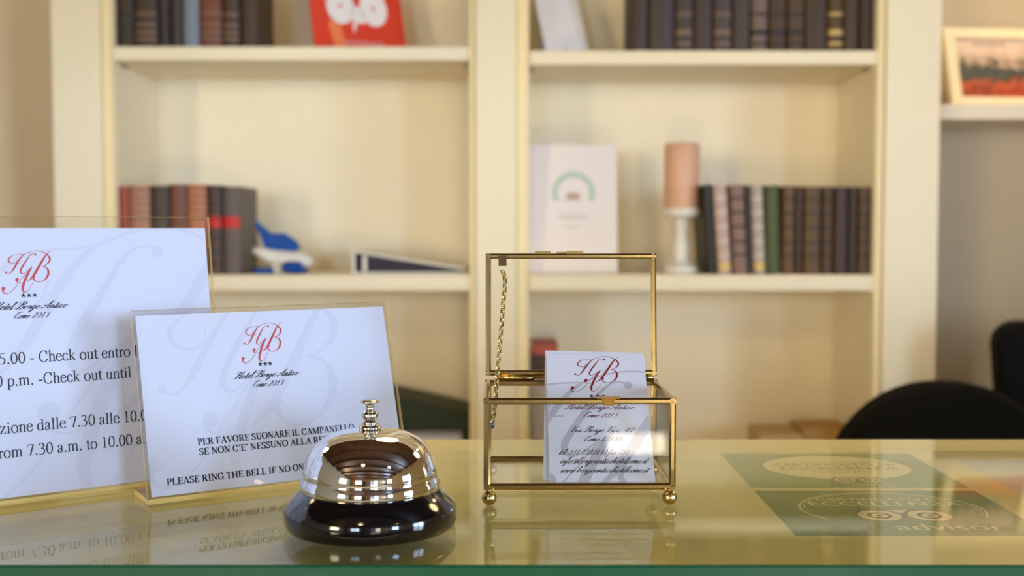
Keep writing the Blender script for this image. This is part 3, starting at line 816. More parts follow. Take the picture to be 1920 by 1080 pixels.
# ------------------------------------------------------------------ cards and signs on the upper shelf
M['signred'] = mat('red_card', (224, 66, 44), .4)
M['signorange'] = mat('orange_stripe', (240, 134, 84), .4)
M['signwhite'] = mat('sign_white', (240, 236, 240), .5)
def lean_card(name, label, cat, x, y, zz, w, h, yaw, lean, face, th=.003, group=None):
    """a sheet that stands tilted back on a strut; returns the thing and its sheet, local x along, z up, -y the front"""
    t = thing(name, label, cat, (x, y, zz), yaw, group)
    m = MB(); m.box(0, w, 0, th, 0, h)
    s = m.build('sheet', face, t)
    s.rotation_euler = (-lean, 0, 0)
    m = MB()
    a = Vector((w / 2, th + h * .7 * math.sin(lean), h * .7 * math.cos(lean)))
    m.bar((w / 2, a.y + .0005, a.z), (w / 2, a.y + .055, .002), .04, .002, up=(0, 1, .3))
    m.build('strut', 'paper', t)
    return t, s
yaw = R(27)
a = P(590, 85, 2.66); a.z = US[0] + .001
t, s = lean_card('award_sign', 'red award card showing 8,8 in white, standing on the upper shelf', 'sign', a.x, 2.66, a.z + .0008, .225, .24, yaw, R(18), 'signred')
def flat(vs_, fs, name, m, parent, u, v, y=-.0004, sx=1.0):
    k = MB(); k.add([(u + p[0] * sx, 0, v + p[1]) for p in vs_], fs)
    o = k.build(name, m, parent); o.location.y = y
    return o
vs_, fs = font_mesh('8,8', .165, .013)
flat(vs_, fs, 'figures', 'signwhite', s, .113, .084, sx=.68)
k = MB(); k.add([(.052, 0, 0), (.080, 0, 0), (.066, 0, .075), (.038, 0, .075)], [(0, 1, 2, 3)]); o = k.build('orange_stripe', 'signorange', s); o.location.y = -.0002
k = MB()
for i in range(11):
    u = .075 + i * .0088
    k.add([(u, 0, .018), (u + .0062, 0, .018), (u + .0062, 0, .029), (u, 0, .029)], [(0, 1, 2, 3)])
o = k.build('small_print', mat('pinkish_print', (226, 150, 150), .5), s); o.location.y = -.0004
a = P(1025, 94, 2.68)
t, s = lean_card('notice_card', 'plain white leaning card at the near end of the upper shelf', 'card', a.x, 2.68, US[1] + .0022, .116, .21, R(27), R(22), 'signwhite')
k = MB(); k.lathe([(0, 0), (.006, 0), (.006, .0006), (0, .0006)], 16, T=Matrix.Translation((.052, 0, .012)) @ Matrix.Rotation(R(90), 4, 'X'))
k.build('grey_dot', mat('grey_print', (150, 154, 160), .6), s)

# framed certificate on the middle shelf
x0, x1 = P(992, 300, 2.70).x, P(1157, 300, 2.70).x
h = .297
t = thing('certificate', 'white certificate with a green ring standing beside the candle', 'certificate', ((x0 + x1) / 2, 2.675, MS + .0014))
m = MB(); m.box(-(x1 - x0) / 2, (x1 - x0) / 2, 0, .006, 0, h)
s = m.build('sheet', mat('certificate_card', (238, 230, 232), .6), t); s.rotation_euler = (-R(7), 0, 0)
ink = Ink()
for k in range(-1, 1):
    pass
pts = []
for i in range(25):
    a = R(-115 + 230 * i / 24)
    pts.append((.001 + .043 * math.sin(a), .185 + .043 * math.cos(a), .014))
ink.ribbon(pts, lambda u, v: (u, 0, v))
ink.build('green_ring', mat('faded_green_print', (186, 208, 196), .7), s, -.0004)
ink = Ink()
ink.disc(.0, .178, .017, lambda u, v: (u, 0, v), 0, 20, .008)
ink.build('seal', mat('faded_brown_print', (190, 162, 150), .7), s, -.0004)
ink = Ink()
for v, w in ((.124, .07), (.131, .06), (.105, .035), (.166, .05)):
    for i in range(int(w / .006)):
        u = -w / 2 + i * .006
        ink.mb.add([(u, 0, v), (u + .0042, 0, v), (u + .0042, 0, v + .004), (u, 0, v + .004)], [(0, 1, 2, 3)])
ink.build('small_print', mat('faint_print', (196, 192, 192), .7), s, -.0004)
k = MB(); k.bar((0, .05, .2), (0, .1, .002), .05, .002, up=(0, 1, .3)); k.build('strut', 'paper', t)

# candle and its holder
cx = P(1277, 480, 2.70).x
t = thing('candle_holder', 'white turned candle holder carrying the pink candle', 'candle holder', (cx, 2.70, MS + .0003))
zt = P(1277, 391, 2.70).z - MS
m = MB()
m.lathe([(0, 0), (.043, 0), (.0435, .006), (.041, .014), (.034, .02), (.026, .026)], 40); m.build('foot', 'white', t)
m = MB(); m.lathe([(.026, .026), (.02, .032), (.0215, .05), (.024, .062), (.019, .078), (.0165, .09), (.02, zt - .024)], 40); m.build('stem', 'white', t)
m = MB(); m.lathe([(.02, zt - .024), (.04, zt - .018), (.044, zt - .010), (.044, zt), (0, zt)], 40); m.build('drip_plate', 'white', t)
hc = P(1277, 270, 2.70).z - MS - zt
t = thing('candle', 'thick pink pillar candle on the white candle holder', 'candle', (cx, 2.70, MS + zt + .0006))
m = MB(); m.lathe([(0, 0), (.039, 0), (.04, .002), (.04, hc - .006), (.037, hc), (.03, hc - .002), (0, hc - .007)], 44)
m.build('wax', mat('pink_wax', (226, 178, 150), .45, vary=.05, scale=30), t)
m = MB(); m.tube([(0, 0, hc - .008), (.0006, 0, hc + .004), (.002, 0, hc + .009)], .0011, 8); m.build('wick', 'plastic', t)

# blue and white model aeroplane
M['blue'] = mat('blue_enamel', (2, 74, 160), .55, spec=.25)
M['navy'] = mat('navy_enamel', (22, 28, 84), .35)
ax = P(520, 508, 2.70).x
t = thing('model_airplane', 'small blue and white model airplane with a tall blue tail', 'model airplane', (ax, 2.70, MS + .0003), R(20))
m = MB()
prof = []
body = [(-.055, .055, .006), (-.035, .047, .013), (-.01, .036, .019), (.03, .030, .021), (.06, .028, .019), (.078, .026, .012), (.086, .025, .002)]
m.tube([(x, 0, z_) for x, z_, r in body], [r for x, z_, r in body], 20)
fus = m.build('fuselage', 'white', t)
def fin(name, poly, th, mm, T=None):
    m = MB(); m.prism(poly, -th / 2, th / 2, T=T)
    return m.build(name, mm, t, .001)
fin('tail_fin', [(-.052, .118), (-.046, .12), (-.012, .092), (.018, .092), (.046, .074), (.056, .056), (.04, .05), (.012, .048), (-.018, .05), (-.028, .06)], .006, 'blue')
for s_ in (-1, 1):
    m = MB()
    vs_ = [(.02, s_ * .012, .026), (.06, s_ * .012, .026), (.012, s_ * .085, .03), (-.006, s_ * .085, .03)]
    m.add(vs_ + [(x, y, z_ + .004) for x, y, z_ in vs_], [(0, 1, 2, 3), (7, 6, 5, 4), (0, 4, 5, 1), (1, 5, 6, 2), (2, 6, 7, 3), (3, 7, 4, 0)])
    m.build('wing', 'white', t)
    m = MB(); m.tube([(.005, s_ * .045, .014), (.012, s_ * .045, .014), (.045, s_ * .045, .014), (.05, s_ * .045, .014)], [.008, .012, .012, .009], 18)
    m.build('engine', 'blue', t)
for a_, c_ in ((-.055, -.012), (.032, .068)):
    m = MB(); m.box(a_, c_, -.02, .02, 0, .012); m.build('stand_foot', 'blue', t, .003)
m = MB(); m.box(-.012, .032, -.012, .012, 0, .03); m.build('stand_post', 'white', t, .003)

# ring binder lying on the middle shelf
bx0, bx1 = P(662, 500, 2.64).x, P(876, 500, 2.64).x
t = thing('ring_binder', 'white and black ring binder lying with its thick end beside the airplane', 'binder', (bx0, 2.64, MS + .0003))
wd = bx1 - bx0
hl = P(662, 470, 2.64).z - MS
m = MB(); m.box(0, wd, 0, .25, 0, .004); m.build('lower_cover', 'white', t)
m = MB()
T = Matrix.Translation((0, 0, hl - .004)) @ Matrix.Rotation(math.atan2(hl - .012, wd), 4, 'Y')
m.box(0, wd, 0, .25, 0, .004, T=T); m.build('upper_cover', 'white', t)
m = MB(); m.box(-.001, .004, .0, .25, .004, hl - .003); m.build('spine', 'white', t)
m = MB()
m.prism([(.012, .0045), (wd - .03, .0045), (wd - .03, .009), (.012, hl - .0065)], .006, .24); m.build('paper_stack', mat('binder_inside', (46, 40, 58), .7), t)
m = MB(); m.box(.022, .03, .003, .006, .006, hl - .012); m.build('ring_mechanism', 'white', t)

# ------------------------------------------------------------------ lower bays
t = thing('box_file', 'dark green box file with a sloping top in the lower bay', 'box file', (0, 0, 0))
q = [P(x, y, 2.70) for x, y in ((700, 732), (880, 773))]
m = MB(); m.prism([(q[0].x, LS + .001), (-.101, LS + .001), (-.101, q[1].z), (q[0].x, q[0].z)], 2.70, 2.86); m.build('shell', mat('dark_green_board', (34, 50, 32), .6), t, .003)
m = MB(); m.box(q[0].x + .06, q[0].x + .1, 2.6985, 2.7, LS + .05, LS + .11); m.build('label_holder', 'paper', t)
zp = P(830, 813, 2.66).z
t = thing('paper_stack', 'stack of white paper lying in front of the green box file', 'paper', (-.24, 2.625, LS + .0005))
m = MB(); m.box(0, .125, 0, .07, 0, zp - LS); m.build('sheets', 'paper', t, .004)
xa = .041
def carton(name, label, x0, x1, z0, z1, y0, y1, m_, cat):
    t = thing(name, label, cat, (x0, y0, z0))
    k = MB(); k.box(0, x1 - x0, 0, y1 - y0, 0, z1 - z0); k.build('body', m_, t, .002)
    k = MB(); k.box(-.0008, x1 - x0 + .0008, -.0012, y1 - y0, (z1 - z0) * .72, z1 - z0 + .0012); k.build('lid', m_, t, .001)
    return t
zr0, zr1, zr2 = P(1000, 712, 2.66).z, P(1000, 668, 2.66).z, P(1000, 647, 2.66).z
carton('storage_box', 'pale grey storage box at the bottom of the stack in the lower bay', xa + .002, P(1052, 700, 2.66).x, LS + .0005, zr0, 2.66, 2.86, mat('grey_board', (176, 164, 158), .7), 'box')
carton('dark_box', 'dark brown box between the grey box and the red book', xa + .003, P(1048, 700, 2.66).x, zr0 + .0025, zr1, 2.662, 2.85, mat('brown_board', (74, 54, 46), .7), 'box')
t = thing('red_book', 'red book lying flat on top of the dark brown box', 'book', (xa + .003, 2.664, zr1 + .003))
k = MB(); hh = zr2 - zr1 - .003; w_ = P(1044, 700, 2.66).x - xa
k.box(0, w_, 0, .17, 0, .003); k.box(0, w_, 0, .17, hh - .003, hh); k.box(0, w_, 0, .003, .003, hh - .003); k.build('cover', mat('red_cover', (186, 74, 64), .5), t)
k = MB(); k.box(.003, w_ - .003, .0035, .168, .0035, hh - .0035); k.build('page_block', 'pages', t)
carton('cardboard_box', 'low tan cardboard box in the lower bay behind the round chair', P(1508, 800, 2.72).x, P(1598, 800, 2.72).x, LS + .0005, P(1550, 806, 2.72).z, 2.72, 2.86, mat('tan_board', (178, 140, 78), .7), 'box')
carton('flat_box', 'flat beige box lying beside the tan cardboard box', P(1425, 800, 2.72).x, P(1505, 800, 2.72).x, LS + .0005, P(1470, 815, 2.72).z, 2.72, 2.86, mat('beige_board', (196, 166, 112), .7), 'box')

# ------------------------------------------------------------------ wall shelf and picture frame
SY = 2.74
a = P(1766, 195, SY); c = P(1766, 224, SY)
t = thing('wall_shelf', 'white floating wall shelf under the framed photograph', 'shelf', (a.x, SY, c.z))
m = MB(); m.box(0, .75, 0, YB - SY - .002, 0, a.z - c.z); m.build('board', mat('shelf_white', (232, 222, 208), .5), t, .002)
m = MB(); m.box(.6, .63, .06, YB - SY - .002, -.05, -.0002); m.build('bracket', 'steel', t)
fy = 2.80
p0 = P(1788, 192, fy)
yw, ln = R(6), R(17)
t = thing('picture_frame', 'white framed photograph of a group leaning on the wall shelf', 'picture frame', (p0.x, fy, a.z + .0006), yw)
fw, fh = .235, .205
m = MB()
for x0, x1, z0, z1 in ((0, fw, 0, .026), (0, fw, fh - .024, fh), (0, .026, .026, fh - .024), (fw - .026, fw, .026, fh - .024)):
    m.box(x0, x1, 0, .016, z0, z1)
fr = m.build('frame', mat('frame_white', (240, 226, 192), .5), t); fr.rotation_euler = (-ln, 0, 0)
g, nt, p = nodes('group_photograph')
tc = nt.nodes.new('ShaderNodeTexCoord'); sp = nt.nodes.new('ShaderNodeSeparateXYZ'); nz = nt.nodes.new('ShaderNodeTexNoise'); ad = nt.nodes.new('ShaderNodeMath'); ad.operation = 'MULTIPLY_ADD'; cr = nt.nodes.new('ShaderNodeValToRGB')
nt.links.new(tc.outputs['Generated'], sp.inputs[0]); nt.links.new(tc.outputs['Generated'], nz.inputs['Vector']); nz.inputs['Scale'].default_value = 7; nz.inputs['Detail'].default_value = 4
nt.links.new(nz.outputs['Fac'], ad.inputs[0]); ad.inputs[1].default_value = .62; sb = nt.nodes.new('ShaderNodeMath'); sb.operation = 'SUBTRACT'; nt.links.new(sp.outputs['Z'], sb.inputs[0]); sb.inputs[1].default_value = .14; nt.links.new(sb.outputs[0], ad.inputs[2])
e = cr.color_ramp.elements
e[0].position, e[0].color = 0, (*lin((120, 60, 40)), 1)
e[1].position, e[1].color = .2, (*lin((190, 70, 44)), 1)
for q_, c_ in ((.3, (120, 60, 46)), (.36, (204, 84, 50)), (.46, (150, 84, 62)), (.52, (62, 58, 56)), (.6, (84, 90, 92)), (.68, (50, 52, 50)), (.78, (190, 164, 144)), (1.0, (226, 200, 184))):
    n_ = e.new(q_); n_.color = (*lin(c_), 1)
nt.links.new(ad.outputs[0], cr.inputs['Fac']); nt.links.new(cr.outputs['Color'], p.inputs['Base Color']); p.inputs['Roughness'].default_value = .3
m = MB(); m.box(.024, fw - .024, .007, .010, .024, fh - .022); o = m.build('photograph', g, fr)
k = MB()
for i in range(8):
    u = .075 + i * .0105
    k.add([(u, 0, fh - .042), (u + .007, 0, fh - .042), (u + .007, 0, fh - .036), (u, 0, fh - .036)], [(0, 1, 2, 3)])
o = k.build('caption', mat('caption_print', (120, 104, 88), .6), fr); o.location.y = .0065
m = MB(); m.bar((fw / 2, .065, .14), (fw / 2, .125, .004), .05, .003, up=(0, 1, .3)); m.build('strut', 'plastic', t)

# ------------------------------------------------------------------ chairs behind the counter
def rounded(w, h, r, n=10):
    pts = []
    for cx_, cz_, a0 in ((w / 2 - r, 0, -90), (w / 2 - r, h - r, 0), (-w / 2 + r, h - r, 90), (-w / 2 + r, 0, 180)):
        if cz_ == 0:
            continue
        for i in range(n + 1):
            a_ = R(a0 + 90 * i / n)
            pts.append((cx_ + r * math.cos(a_), cz_ + r * math.sin(a_)))
    return [(w / 2 * .82, 0)] + pts + [(-w / 2 * .82, 0)]
def chair(label, x, y, top, w, bh, r, fabric, rz, arms=False):
    t = thing('office_chair', label, 'chair', (x, y, 0), rz)
    seat = .47
    m = MB(); m.prism(rounded(w, bh, r), -.035, .035, T=Matrix.Translation((0, .0, top - bh)) ); o = m.build('backrest', fabric, t, .018, 4)
    m = MB(); m.box(-.24, .24, -.5, -.04, seat - .08, seat); m.build('seat', fabric, t, .03, 4)
    m = MB(); m.bar((0, .025, top - bh * .55), (0, .03, seat - .04), .06, .015, up=(0, 1, 0)); m.bar((0, .03, seat - .06), (0, -.25, seat - .06 - .04), .06, .03); m.build('back_support', 'plastic', t)
    m = MB(); m.lathe([(.025, .09), (.025, .25), (.018, .25), (.018, seat - .11)], 20, c=(0, -.26, 0)); m.build('gas_lift', 'plastic', t)
    for k in range(5):
        an = 2 * math.pi * k / 5 + .3
        ex, ey = .29 * math.cos(an), -.26 + .29 * math.sin(an)
        m = MB(); m.bar((0, -.26, .1), (ex, ey, .075), .04, .025); l = m.build('base_leg', 'plastic', t)
        m = MB(); m.lathe([(0, -.012), (.026, -.012), (.03, -.006), (.03, .006), (.026, .012), (0, .012)], 20, T=Matrix.Translation((ex, ey, .0305)) @ Matrix.Rotation(R(90), 4, 'X')); m.build('caster', 'plastic', l)
    if arms:
        for s_ in (-1, 1):
            m = MB(); m.tube([(s_ * .27, -.02, seat + .2), (s_ * .28, -.3, seat + .2), (s_ * .27, -.33, seat + .1), (s_ * .24, -.3, seat - .03)], .02, 12); m.build('armrest', 'plastic', t)
    return t
q = P(1762, 715, 1.9)
chair('black fabric office chair with a rounded back standing before the bookcase edge', q.x + .004, 1.9, q.z, .40, .44, .19, 'black', R(8))
q = P(1872, 603, 2.42)
chair('black padded high-backed chair beside the wall under the floating shelf', q.x + .26, 2.42, q.z, .52, .62, .05, 'leather', R(172), True)

# ------------------------------------------------------------------ reception counter
CT = 1.10
t = thing('reception_counter', 'cream reception counter carrying the glass top, bell and signs', 'counter', (0, .64, 0))
m = MB(); m.box(-1.7, 1.7, -.145, .194, CT - .040, CT - .0083); m.build('worktop', 'laminate', t, .001)
m = MB(); m.box(-1.66, 1.66, -.13, -.10, 0, CT - .0405); m.build('front_panel', mat('counter_front', (196, 178, 140), .5), t)
for s_ in (-1, 1):
    m = MB(); m.box(s_ * 1.62 - .03, s_ * 1.62 + .03, -.0995, .135, 0, CT - .0405); m.build('side_panel', 'laminate', t)
m = MB(); m.box(-1.585, 1.585, -.0995, .12, .5, .53); m.build('inner_shelf', 'laminate', t)

def glass_top():
    t = thing('glass_countertop', 'clear glass sheet with green polished edge covering the counter', 'glass top', (0, .64, CT - .008))
    x, y0, y1, h, c = 1.7, -.15, .15, .008, .0008
    prof = [(y0 + c, 0), (y0, c), (y0, h - c), (y0 + c, h), (y1 - c, h), (y1, h - c), (y1, c), (y1 - c, 0)]
    m = MB()
    n = len(prof)
    vs_ = [(sx, y, z) for sx in (-x, x) for y, z in prof]
    fs, mi = [], []
    for i in range(n):
        m.add([vs_[i], vs_[(i + 1) % n], vs_[n + (i + 1) % n], vs_[n + i]], [(0, 1, 2, 3)], 1 if i in (0, 1, 2) else (2 if i == 4 else 0))
    m.add(vs_[:n], [tuple(range(n))], 1)
    m.add(vs_[n:], [tuple(range(n))], 1)
    m.build('sheet', ['countertop', 'glassedge', 'edge'], t)
glass_top()

# cards lying under the glass
M['leaf'] = mat('olive_green_print', (88, 136, 32), .6)
M['leafdark'] = mat('dark_green_print', (60, 112, 18), .6)
M['cream'] = mat('cream_print', (238, 226, 186), .6)
M['brownink'] = mat('brown_print', (92, 66, 40), .6)
UZ = CT - .0082
def flat_card(name, label, cat, x0, y0, w, d, m_, group=None, rz=0):
    t = thing(name, label, cat, (x0, y0, UZ - .00005), rz, group)
    k = MB(); k.box(0, w, 0, d, 0, .0001)
    s = k.build('sheet', m_, t)
    return t, s
class FlatInk(Ink):
    def build(self, name, mats, parent, z):
        self.mb.v = [(x, zz, 0) for x, y, zz in self.mb.v]
        o = self.mb.build(name, mats, parent)
        o.location.z = z
        return o
TO = lambda u, v: (u, 0, v)
def ring(ink, u, v, rx, ry, w, a0=0, a1=360, mi=0):
    ink.ribbon([(u + rx * math.sin(R(a0 + (a1 - a0) * i / 40)), v + ry * math.cos(R(a0 + (a1 - a0) * i / 40)), w) for i in range(41)], TO, mi)
def words(ink, s, size, u, v, off=0.0, mi=0, sx=1.0):
    vs_, fs = font_mesh(s, size, off)
    ink.mb.add([(u + p[0] * sx, 0, v + p[1]) for p in vs_], fs, mi)
G = 'award cards under the counter glass'
# rear card: cream oval
t, s = flat_card('award_card', 'green award card with a filled cream oval, the rear one under the glass', 'card', .140, .6765, .127, .1035, 'leaf', G)
k = FlatInk(); ring(k, .066, .058, .0475, .0375, .0006); k.build('oval_outline', 'brownink', s, .00016)
k = FlatInk(); k.disc(.066, .058, .046, TO, 0, 48, .0365); k.build('oval', 'cream', s, .00018)
k = FlatInk(); words(k, 'CERTIFICATO DI', .0105, .066, .063); words(k, 'ECCELLENZA', .0125, .066, .0505, .0001); words(k, 'Vincitore 2014', .006, .066, .0425); k.build('wording', 'brownink', s, .0002)
def owl(s, u, v, r, z0):
    k = FlatInk()
    k.disc(u - r * 1.12, v, r * 1.12, TO, 0, 28); k.disc(u + r * 1.12, v, r * 1.12, TO, 0, 28)
    k.mb.add([TO(u - r * 2.5, v + r * .95), TO(u - r * .4, v + r * .55), TO(u, v - r * .7), TO(u + r * .4, v + r * .55), TO(u + r * 2.5, v + r * .95), TO(u + r * 1.2, v + r * 1.25), TO(u, v + r * 1.35), TO(u - r * 1.2, v + r * 1.25)], [tuple(range(8))], 0)
    k.build('owl_outline', 'brownink', s, z0)
    k = FlatInk()
    for q in (-1, 1):
        k.disc(u + q * r * 1.12, v, r * .95, TO, 0, 28)
    k.mb.add([TO(u - r * .5, v + r * 1.02), TO(u, v + r * .4), TO(u + r * .5, v + r * 1.02)], [(0, 1, 2)], 0)
    k.build('owl_eyes', 'cream', s, z0 + .00002)
    k = FlatInk()
    for q in (-1, 1):
        ring(k, u + q * r * 1.12, v, r * .46, r * .46, r * .2)
        k.disc(u + q * r * 1.12, v, r * .14, TO, 0, 14)
    k.build('owl_pupils', 'brownink', s, z0 + .00004)
owl(s, .068, .0195, .0068, .00022)
k = FlatInk(); words(k, 'advisor', .0085, .0762, .0045); k.build('logotype', 'cream', s, .0002)
k = FlatInk(); words(k, 'trip', .0085, .0545, .0045); k.build('logotype_start', 'ink', s, .0002)
# front card: outlined oval
t, s = flat_card('award_card', 'darker green award card with an outlined oval, the nearer one under the glass', 'card', .140, .5695, .127, .0985, 'leafdark', G)
k = FlatInk(); ring(k, .065, .054, .049, .039, .0013, -126, 118); ring(k, .065, .054, .0465, .0372, .0005, -122, 114); k.build('oval_outline', 'cream', s, .00018)
k = FlatInk(); words(k, 'CERTIFICATO DI', .0095, .065, .073); words(k, 'ECCELLENZA', .0135, .065, .0615, .0001, sx=1.05); k.build('wording', 'cream', s, .0002)
owl(s, .067, .0395, .0118, .00022)
k = FlatInk(); words(k, 'advisor', .0185, .0815, .0095, .0001, sx=1.02); k.build('logotype', 'cream', s, .0002)
k = FlatInk(); words(k, 'trip', .0185, .0345, .0095, .0001, sx=1.02); k.build('logotype_start', 'ink', s, .0002)
t, s = flat_card('paper_sheet', 'plain white paper sheet under the glass beside the green award cards', 'paper', .2905, .555, .21, .203, 'paper')

# ------------------------------------------------------------------ acrylic sign stands
def sign_stand(label, X, Y, yaw, lean, w, h, margins, foot, group):
    t = thing('sign_stand', label, 'sign stand', (X, Y, CT + .0004), yaw, group)
    th, rb = .0036, .003
    m = MB()
    # upright sheet: faces clear, rims catch the light
    z0 = rb
    V = [(0, 0, z0), (w, 0, z0), (w, 0, h), (0, 0, h), (0, th, z0), (w, th, z0), (w, th, h), (0, th, h)]
    m.add(V, [(0, 1, 2, 3), (5, 4, 7, 6)], 0)
    m.add(V, [(3, 2, 6, 7), (0, 3, 7, 4), (1, 5, 6, 2)], 1)
    # the two sheets meet in a thin seam along the rims
    sh = m.build('clear_panel', ['acrylic', 'edge'], t)
    sh.rotation_euler = (-lean, 0, 0)
    sh.location = (0, 0, 0)
    # rounded bend and the foot running back under the panel
    m = MB()
    n = 7
    pa, pb = [], []
    for i in range(n + 1):
        a = lean + (math.pi / 2 - lean) * i / n      # panel direction to the foot
        pa.append((0 - 0, 0))
    arc = []
    c0 = Vector((math.sin(lean) * rb, math.cos(lean) * rb))
    o0 = (c0.x, c0.y)
    o1 = (c0.x + th * math.cos(lean), c0.y - th * math.sin(lean) + .0)
    prof = [o0, (o0[0] - .0006, .0018), (.0006, .0004), (.003, 0.0), (foot, 0.0), (foot, .003), (.008, .003), (o1[0] + .0006, o1[1] + .0004), o1]
    k = len(prof)
    vs_ = [(x, y, z) for x in (0, w) for y, z in prof]
    for i in range(k - 1):
        m.add([vs_[i], vs_[i + 1], vs_[k + i + 1], vs_[k + i]], [(0, 1, 2, 3)], 1 if i in (0, 1, 2, 4) else 0)
    m.add(vs_[:k], [tuple(range(k))], 1)
    m.add(vs_[k:], [tuple(range(k))], 1)
    m.build('foot', ['acrylic', 'bend'], t)
    ml, mr, mt, mb_ = margins
    m = MB(); m.box(ml, w - mr, th / 2 - .0002, th / 2 + .0002, rb + mb_, h - mt)
    pp = m.build('insert', 'paper', sh)
    return t, sh, pp, (ml, w - mr, rb + mb_, h - mt), th / 2 - .0002
SL = .78
def heading(ink_s, cu, v_logo, v_star, v_hotel, v_como, u0h, u1h, u0c, u1c, sc, y, pp):
    k = Ink(); logo(k, cu, v_logo, sc, wide=1.0); k.build('monogram', 'redink', pp, y - .00010)
    k = Ink()
    for d in (-1, 0, 1):
        k.star(cu + .0003 + d * .0029, v_star + .001, .0015)
    k.build('stars', 'ink', pp, y - .00012)
    k = Ink()
    k.text('Hotel Borgo Antico', SCR, u0h, v_hotel, .0053, u1=u1h, thick=.095, thin=.036, slant=SL)
    k.text('Como 2013', SCR, u0c, v_como, .0049, u1=u1c, thick=.09, thin=.036, slant=SL)
    k.build('hotel_name', 'ink', pp, y - .00012)

# small sign
t, sh, pp, rc, py = sign_stand('small clear acrylic sign asking guests to ring, right behind the bell', -.18694, .59519, .5575, .2904, .150, .1035, (.0022, .0022, .0028, .0012), .030, 'acrylic sign stands')
k = Ink(); logo(k, .0368 + (27.3 - 21.6) * .0042, .0416 + (69.9 - 65.22) * .0042, 4.2); o = k.build('watermark', 'pale', pp, py - .00005); clip(o, rc[0], rc[1], rc[2], rc[3])
heading(None, .0706, .0829, .0694, .0630, .0578, .0521, .0893, .0618, .0795, .90, py, pp)
k = Ink()
k.text('PER FAVORE SUONARE IL CAMPANELLO', SER, .0286, .0288, .0052, u1=.1196, thick=.15, thin=.055)
k.text("SE NON C'E' NESSUNO ALLA RECEPTION", SER, .0290, .0235, .0052, u1=.1207, thick=.15, thin=.055)
k.text('PLEASE RING THE BELL IF NO ONE', SER, .0104, .0094, .0052, u1=.0898, thick=.15, thin=.055)
k.build('wording', 'ink', pp, py - .00012)

# large sign
t, sh, pp, rc, py = sign_stand('large clear acrylic sign with check out times, partly hidden by the smaller sign', -.33772, .53833, .61797, .14731, .214, .151, (.0024, .0024, .0062, .0012), .062, 'acrylic sign stands')
k = Ink(); logo(k, .183 + (27.3 - 32.41) * .0059, .1315 + (69.9 - 79.65) * .0059, 5.9); o = k.build('watermark', 'pale', pp, py - .00005); clip(o, rc[0], rc[1], rc[2], rc[3])
heading(None, .1125, .1215, .1078, .1016, .0967, .0935, .1312, .1042, .1217, .915, py, pp)
k = Ink()
def line(vis, pre, post, u0, u1, v):
    """the visible words fix the size, the rest runs on at the same size"""
    adv = lambda s: sum(SER[c][0] for c in s)
    kk = (u1 - u0) / adv(vis)
    k.text(pre + vis + post, SER, u0 - adv(pre) * kk, v, .0088, u1=u0 - adv(pre) * kk + adv(pre + vis + post) * kk, thick=.085, thin=.038)
line('Check out entro', 'Check in 15.00 - ', ' le', .1156, .1642, .0731)
line('-Check out until', 'from 3.00 p.m. ', '', .1148, .1641, .0615)
line('dalle 7.30 alle 10', 'Colazione ', '.00', .1130, .1656, .0372)
line('7.30 a.m. to 10.00', 'Breakfast from ', ' a.m.', .1074, .1624, .0246)
k.build('wording', 'ink', pp, py - .00012)

# ------------------------------------------------------------------ desk bell
BX, BYY = -.0682, .5572
t = thing('desk_bell', 'chrome desk call bell on a black round base beside the small sign', 'bell', (BX, BYY, CT + .0003))
m = MB()
m.lathe([(0, 0), (.0395, 0), (.0405, .0008), (.0414, .003), (.0414, .0085), (.0408, .0102), (.036, .0155), (.0335, .018), (.0325, .0186), (.0, .0186)], 96); m.build('base', 'blackgloss', t)
m = MB()
m.lathe([(.0322, .0175), (.0334, .0178), (.0337, .0195), (.0333, .0222), (.0326, .0236), (.0322, .0246), (.0324, .0252), (.0316, .0290), (.0300, .0335), (.0272, .0382), (.0232, .0418), (.0180, .0444), (.0120, .0459), (.0050, .0465), (0, .0466)], 96); m.build('dome', 'chrome', t)
m = MB(); m.lathe([(0, .0466), (.0052, .0466), (.0056, .0474), (.0052, .0482), (.0038, .0484), (.0036, .0492), (.0042, .0496), (.0040, .0502), (.0028, .0504), (0, .0504)], 40); m.build('collar', 'steel', t)
m = MB()
m.lathe([(0, .0504), (.0022, .0505), (.0030, .0512), (.0040, .0526), (.0041, .0537), (.0034, .0548), (.0024, .0554), (.0020, .0560), (.0020, .0585), (.0026, .0590), (.0044, .0594), (.0046, .0599), (.0043, .0604), (.003, .0607), (0, .0608)], 40); m.build('push_button', 'steel', t)

